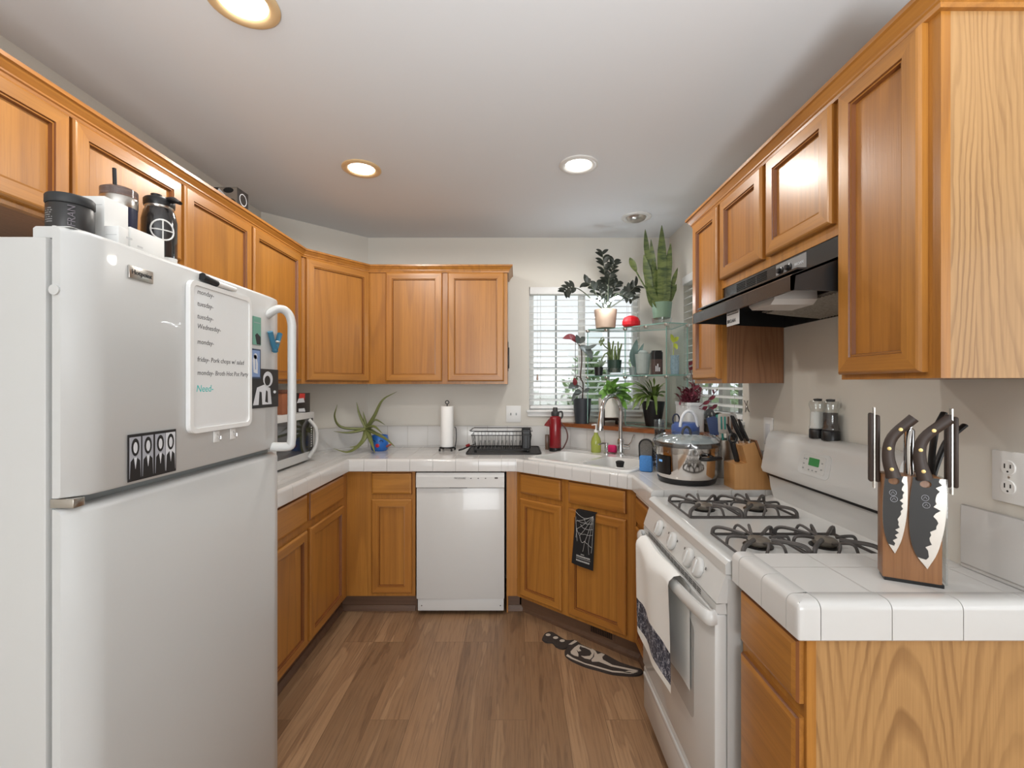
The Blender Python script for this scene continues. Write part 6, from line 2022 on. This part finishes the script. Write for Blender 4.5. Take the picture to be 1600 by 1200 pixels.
lv = MB()
c = Vector((0.89, 2.98, ZG))
ctr = c + Vector((0, 0, 0.165))
for tx_, ty_ in ((985, 607), (990, 618), (982, 630), (996, 602), (1004, 596), (1014, 592), (1022, 590), (1030, 600), (1036, 606), (1040, 598), (1000, 634), (1010, 640), (1026, 648), (988, 640), (1012, 612), (1020, 606), (1035, 620), (1002, 620), (1040, 612), (994, 626)) + tuple((random.uniform(988, 1040), random.uniform(592, 632)) for _ in range(22)):
    tip = at(tx_, ty_, random.uniform(2.82, 2.91))
    hi = ctr.lerp(tip, 0.55)
    hi.z = max(hi.z, ctr.z + 0.012) + 0.02
    lv.leaf([ctr, hi, tip], random.uniform(0.019, 0.028), up=(0, -0.6, 0.8), shape=lambda t: 0.45 + 0.55 * math.sin(PI * t) if t < 0.9 else 0.3, n=7)
potted('potted_fern', 'arching green fern cactus in a black pot on the ledge', tuple(c), pot(0.048, 0.074, 0.16), BLACK, lv, green('fern_leaf', rgb(104, 126, 64), 0.3, 0.4), soil=(0.064, 0.142))

# red leaved plant in a white planter by the side window
pr_ = thing('potted_red_plant', 'dark red leaved plant in a white planter by the side window', 'plant', (1.045, 2.765, LZ + 0.0003))
MB().slab(rrect(-0.05, 0.05, -0.11, 0.11, 0.02), [rrect(-0.044, 0.044, -0.104, 0.104, 0.016)], lambda a, c_, w: (a, c_, w), 0.004, 0.165).slab(rrect(-0.053, 0.053, -0.114, 0.114, 0.022), [rrect(-0.044, 0.044, -0.104, 0.104, 0.016)], lambda a, c_, w: (a, c_, w), 0.155, 0.172).box(-0.046, 0.046, -0.106, 0.106, 0.0, 0.006).build('planter', mat('planter_white', rgb(222, 226, 228), 0.4), pr_)
MB().box(-0.0445, 0.0445, -0.1045, 0.1045, 0.14, 0.152).build('soil', SOIL, pr_)
lv, st = MB(), MB()
for i in range(70):
    y = random.uniform(-0.09, 0.09)
    b0 = Vector((1.045 + random.uniform(-0.03, 0.03), 2.765 + y, LZ + 0.15))
    h = random.uniform(0.02, 0.1) if i > 6 else random.uniform(0.10, 0.17)
    t0 = b0 + Vector((random.uniform(-0.05, 0.05), random.uniform(-0.05, 0.05), h))
    t0.y, t0.x = min(t0.y, 2.855), min(t0.x, 1.09)
    st.tube([b0, b0.lerp(t0, 0.5) + Vector((0.008 * random.uniform(-1, 1), 0, 0)), t0], 0.0022, seg=5)
    for k in range(4):
        p = b0.lerp(t0, 0.35 + 0.2 * k)
        d = Vector((random.uniform(-1, 1), random.uniform(-1, 1), random.uniform(-0.2, 0.7))).normalized() * random.uniform(0.025, 0.05)
        e = p + d
        e.x, e.y = min(e.x, 1.10), min(e.y, 2.865)
        p.x, p.y = min(p.x, 1.095), min(p.y, 2.86)
        lv.leaf([p, e], 0.019, n=3)
for pts in ([(1092, 636, 2.66), (1108, 624, 2.54), (1121, 608, 2.45)], [(1092, 638, 2.66), (1106, 641, 2.54), (1118, 634, 2.47)], [(1084, 620, 2.68), (1082, 590, 2.68), (1076, 572, 2.68), (1083, 566, 2.68)]):
    C = curve([at(*p) for p in pts], 5)
    st.tube(C, 0.0022, seg=5)
    for k in range(2, len(C), 3):
        lv.leaf([C[k], C[k] + Vector((random.uniform(-0.03, 0.03), -0.03, 0.02))], 0.022, up=(0, -1, 0.3), n=3)
st.build('stem', mat('red_stem', rgb(110, 60, 70), 0.6), pr_, world=True)
lv.build('foliage', green('red_leaf', rgb(120, 50, 66), 0.35), pr_, world=True)

# ------------------------------------------------------------------ towel on the sink door, knife shaped rug
ft_ = thing('hand_towel', 'black tea towel with a white spider web print hanging on the sink cabinet door', 'towel', (sx0 + c0 * 0.455 + s0 * 0.024, sy0 + s0 * 0.455 - c0 * 0.024, 0.42), SROT)
TB = mat('towel_black', rgb(26, 25, 26), 0.85)


def tq(a, c_):
    """Point on the towel: a across 0..1, c_ down 0..1, in the cabinet frame."""
    x = 0.0 + 0.125 * a - 0.028 * c_ + 0.012 * a * c_
    return (x, -0.0035 - 0.004 * math.sin(a * 5) * c_ - 0.002 * c_, 0.318 - 0.30 * c_ - 0.012 * a * c_)


b = MB()
vs, fs = [], []
N = 14
for j in range(N + 1):
    for i in range(9):
        vs.append(tq(i / 8, j / N))
for j in range(N):
    for i in range(8):
        a = j * 9 + i
        fs.append((a, a + 1, a + 10, a + 9))
b.add(vs, fs, 0, True)
for i in range(8):
    x_, x2 = 0.125 * i / 8, 0.125 * (i + 1) / 8
    b.add([(x_, -0.0035, 0.318), (x2, -0.0035, 0.318), (x2, 0.02, 0.3205), (x_, 0.02, 0.3205)], [(0, 1, 2, 3)], 0, True)
b.build('cloth', TB, ft_)
b = MB()
WEBC = (0.86, 0.14)
rays = []
for k in range(13):
    ang = math.radians(95 + k * 13.5)
    L_ = 0.75 + 0.2 * random.random()
    rays.append([(WEBC[0] + math.cos(ang) * L_ * f * 1.0, WEBC[1] + abs(math.sin(ang)) * 0.52 * f * L_ + (0.1 * f if ang > PI else 0)) for f in (0, 0.35, 0.65, 1.0)])


def on(a, c_):
    a, c_ = min(1, max(0, a)), min(1, max(0, c_))
    p = tq(a, c_)
    return (p[0], p[1] - 0.0012, p[2])


web = [((0.9, 0.05), (0.45, 0.12)), ((0.45, 0.12), (0.0, 0.03)), ((0.45, 0.12), (0.62, 0.22)), ((0.03, 0.12), (0.1, 0.32)), ((0.1, 0.32), (0.2, 0.56)), ((0.9, 0.05), (0.55, 0.55)), ((0.9, 0.06), (0.72, 0.56)), ((0.92, 0.08), (0.9, 0.6)),
       ((0.9, 0.05), (0.3, 0.45)), ((0.9, 0.05), (0.14, 0.34)), ((0.9, 0.05), (0.08, 0.2)), ((0.55, 0.55), (0.5, 0.72)), ((0.72, 0.56), (0.78, 0.74)), ((0.3, 0.45), (0.42, 0.56)), ((0.42, 0.56), (0.55, 0.52)), ((0.55, 0.52), (0.72, 0.56)), ((0.72, 0.56), (0.9, 0.6)),
       ((0.1, 0.32), (0.3, 0.45)), ((0.25, 0.4), (0.55, 0.40)), ((0.55, 0.40), (0.9, 0.38)), ((0.3, 0.24), (0.5, 0.3)), ((0.5, 0.3), (0.9, 0.28)), ((0.12, 0.18), (0.5, 0.2)), ((0.5, 0.2), (0.9, 0.18)), ((0.14, 0.34), (0.12, 0.5)), ((0.9, 0.6), (0.88, 0.7))]
for p, q in web:
    C = [on(p[0] + (q[0] - p[0]) * f, p[1] + (q[1] - p[1]) * f + 0.015 * math.sin(PI * f)) for f in (0, 0.33, 0.66, 1)]
    b.tube(C, 0.0009, seg=4)
for row, (c_, h) in enumerate(((0.77, 0.006), (0.805, 0.012), (0.85, 0.004), (0.885, 0.012))):
    a = 0.22 if row != 0 else 0.42
    end = 0.8 if row != 0 else 0.55
    while a < end:
        wd = random.uniform(0.03, 0.055)
        p, q = on(a, c_), on(a + wd, c_)
        b.add([(p[0], p[1], p[2]), (q[0], q[1], q[2]), (q[0], q[1], q[2] - h * 0.7), (p[0], p[1], p[2] - h * 0.7)], [(0, 1, 2, 3)])
        a += wd + 0.015
b.build('printed_web', mat('web_white', rgb(190, 190, 188), 0.85), ft_)

RUG_PX = [(65, 290), (110, 210), (200, 185), (300, 240), (400, 300), (470, 310), (560, 308), (640, 370), (800, 440), (1000, 520), (1200, 630), (1400, 700), (1535, 745), (1520, 805), (1380, 825), (1100, 800), (900, 745), (700, 690), (500, 600), (410, 530), (400, 470), (440, 410), (370, 430), (270, 395), (220, 340), (120, 330)]


def rug_xy(p):
    x, y = 840 + p[0] / 9.41, 970 + p[1] / 9.41
    Y = 1.43 * FPX / (y - 602)
    return ((x - 807) * Y / FPX, Y)


rug = thing('novelty_rug', 'small black and cream knife shaped rug on the floor below the sink', 'rug', (0.45, 2.25, 0))
ol = [rug_xy(p) for p in RUG_PX]
ol = [(p.x, p.y) for p in curve([(a, c_, 0) for a, c_ in ol + ol[:1]], 3)][:-1]
MB().prism(ol, 0.0005, 0.010).build('pile', mat('rug_dark', rgb(58, 50, 46), 0.95, vary=0.35, vscale=220, bump=0.6), rug, world=True)
b = MB()
CREAM = mat('rug_cream', rgb(196, 184, 170), 0.95, vary=0.12, vscale=220, bump=0.6)
for poly in ([(p[0], p[1]) for p in oval(155, 233, 36, 18)], oval(265, 275, 38, 18), oval(362, 320, 38, 18),
             [(455, 375), (545, 312), (585, 330), (500, 378)],
             [(485, 480), (540, 420), (600, 380), (640, 385), (610, 430), (640, 470), (600, 480), (570, 450), (600, 520), (600, 555), (540, 540), (490, 510)],
             [(640, 385), (800, 450), (830, 500), (810, 560), (770, 598), (690, 580), (640, 545), (690, 552), (770, 545), (795, 510), (770, 460), (700, 425), (640, 410)],
             [(790, 435), (850, 470), (880, 520), (940, 505), (990, 525), (950, 560), (960, 600), (1100, 680), (1480, 760), (1440, 775), (1080, 700), (900, 630), (800, 630), (790, 605), (830, 560), (835, 500)],
             [(420, 545), (500, 590), (700, 670), (900, 730), (1100, 785), (1380, 810), (1380, 790), (1100, 765), (900, 708), (700, 655), (520, 575), (440, 520)],
             [(1250, 790), (1340, 765), (1480, 780), (1400, 805)]):
    b.slab([rug_xy(p) for p in poly], [], lambda a, c_, w: (a, c_, w), 0.010, 0.0112)
b.build('cream_pattern', CREAM, rug, world=True)
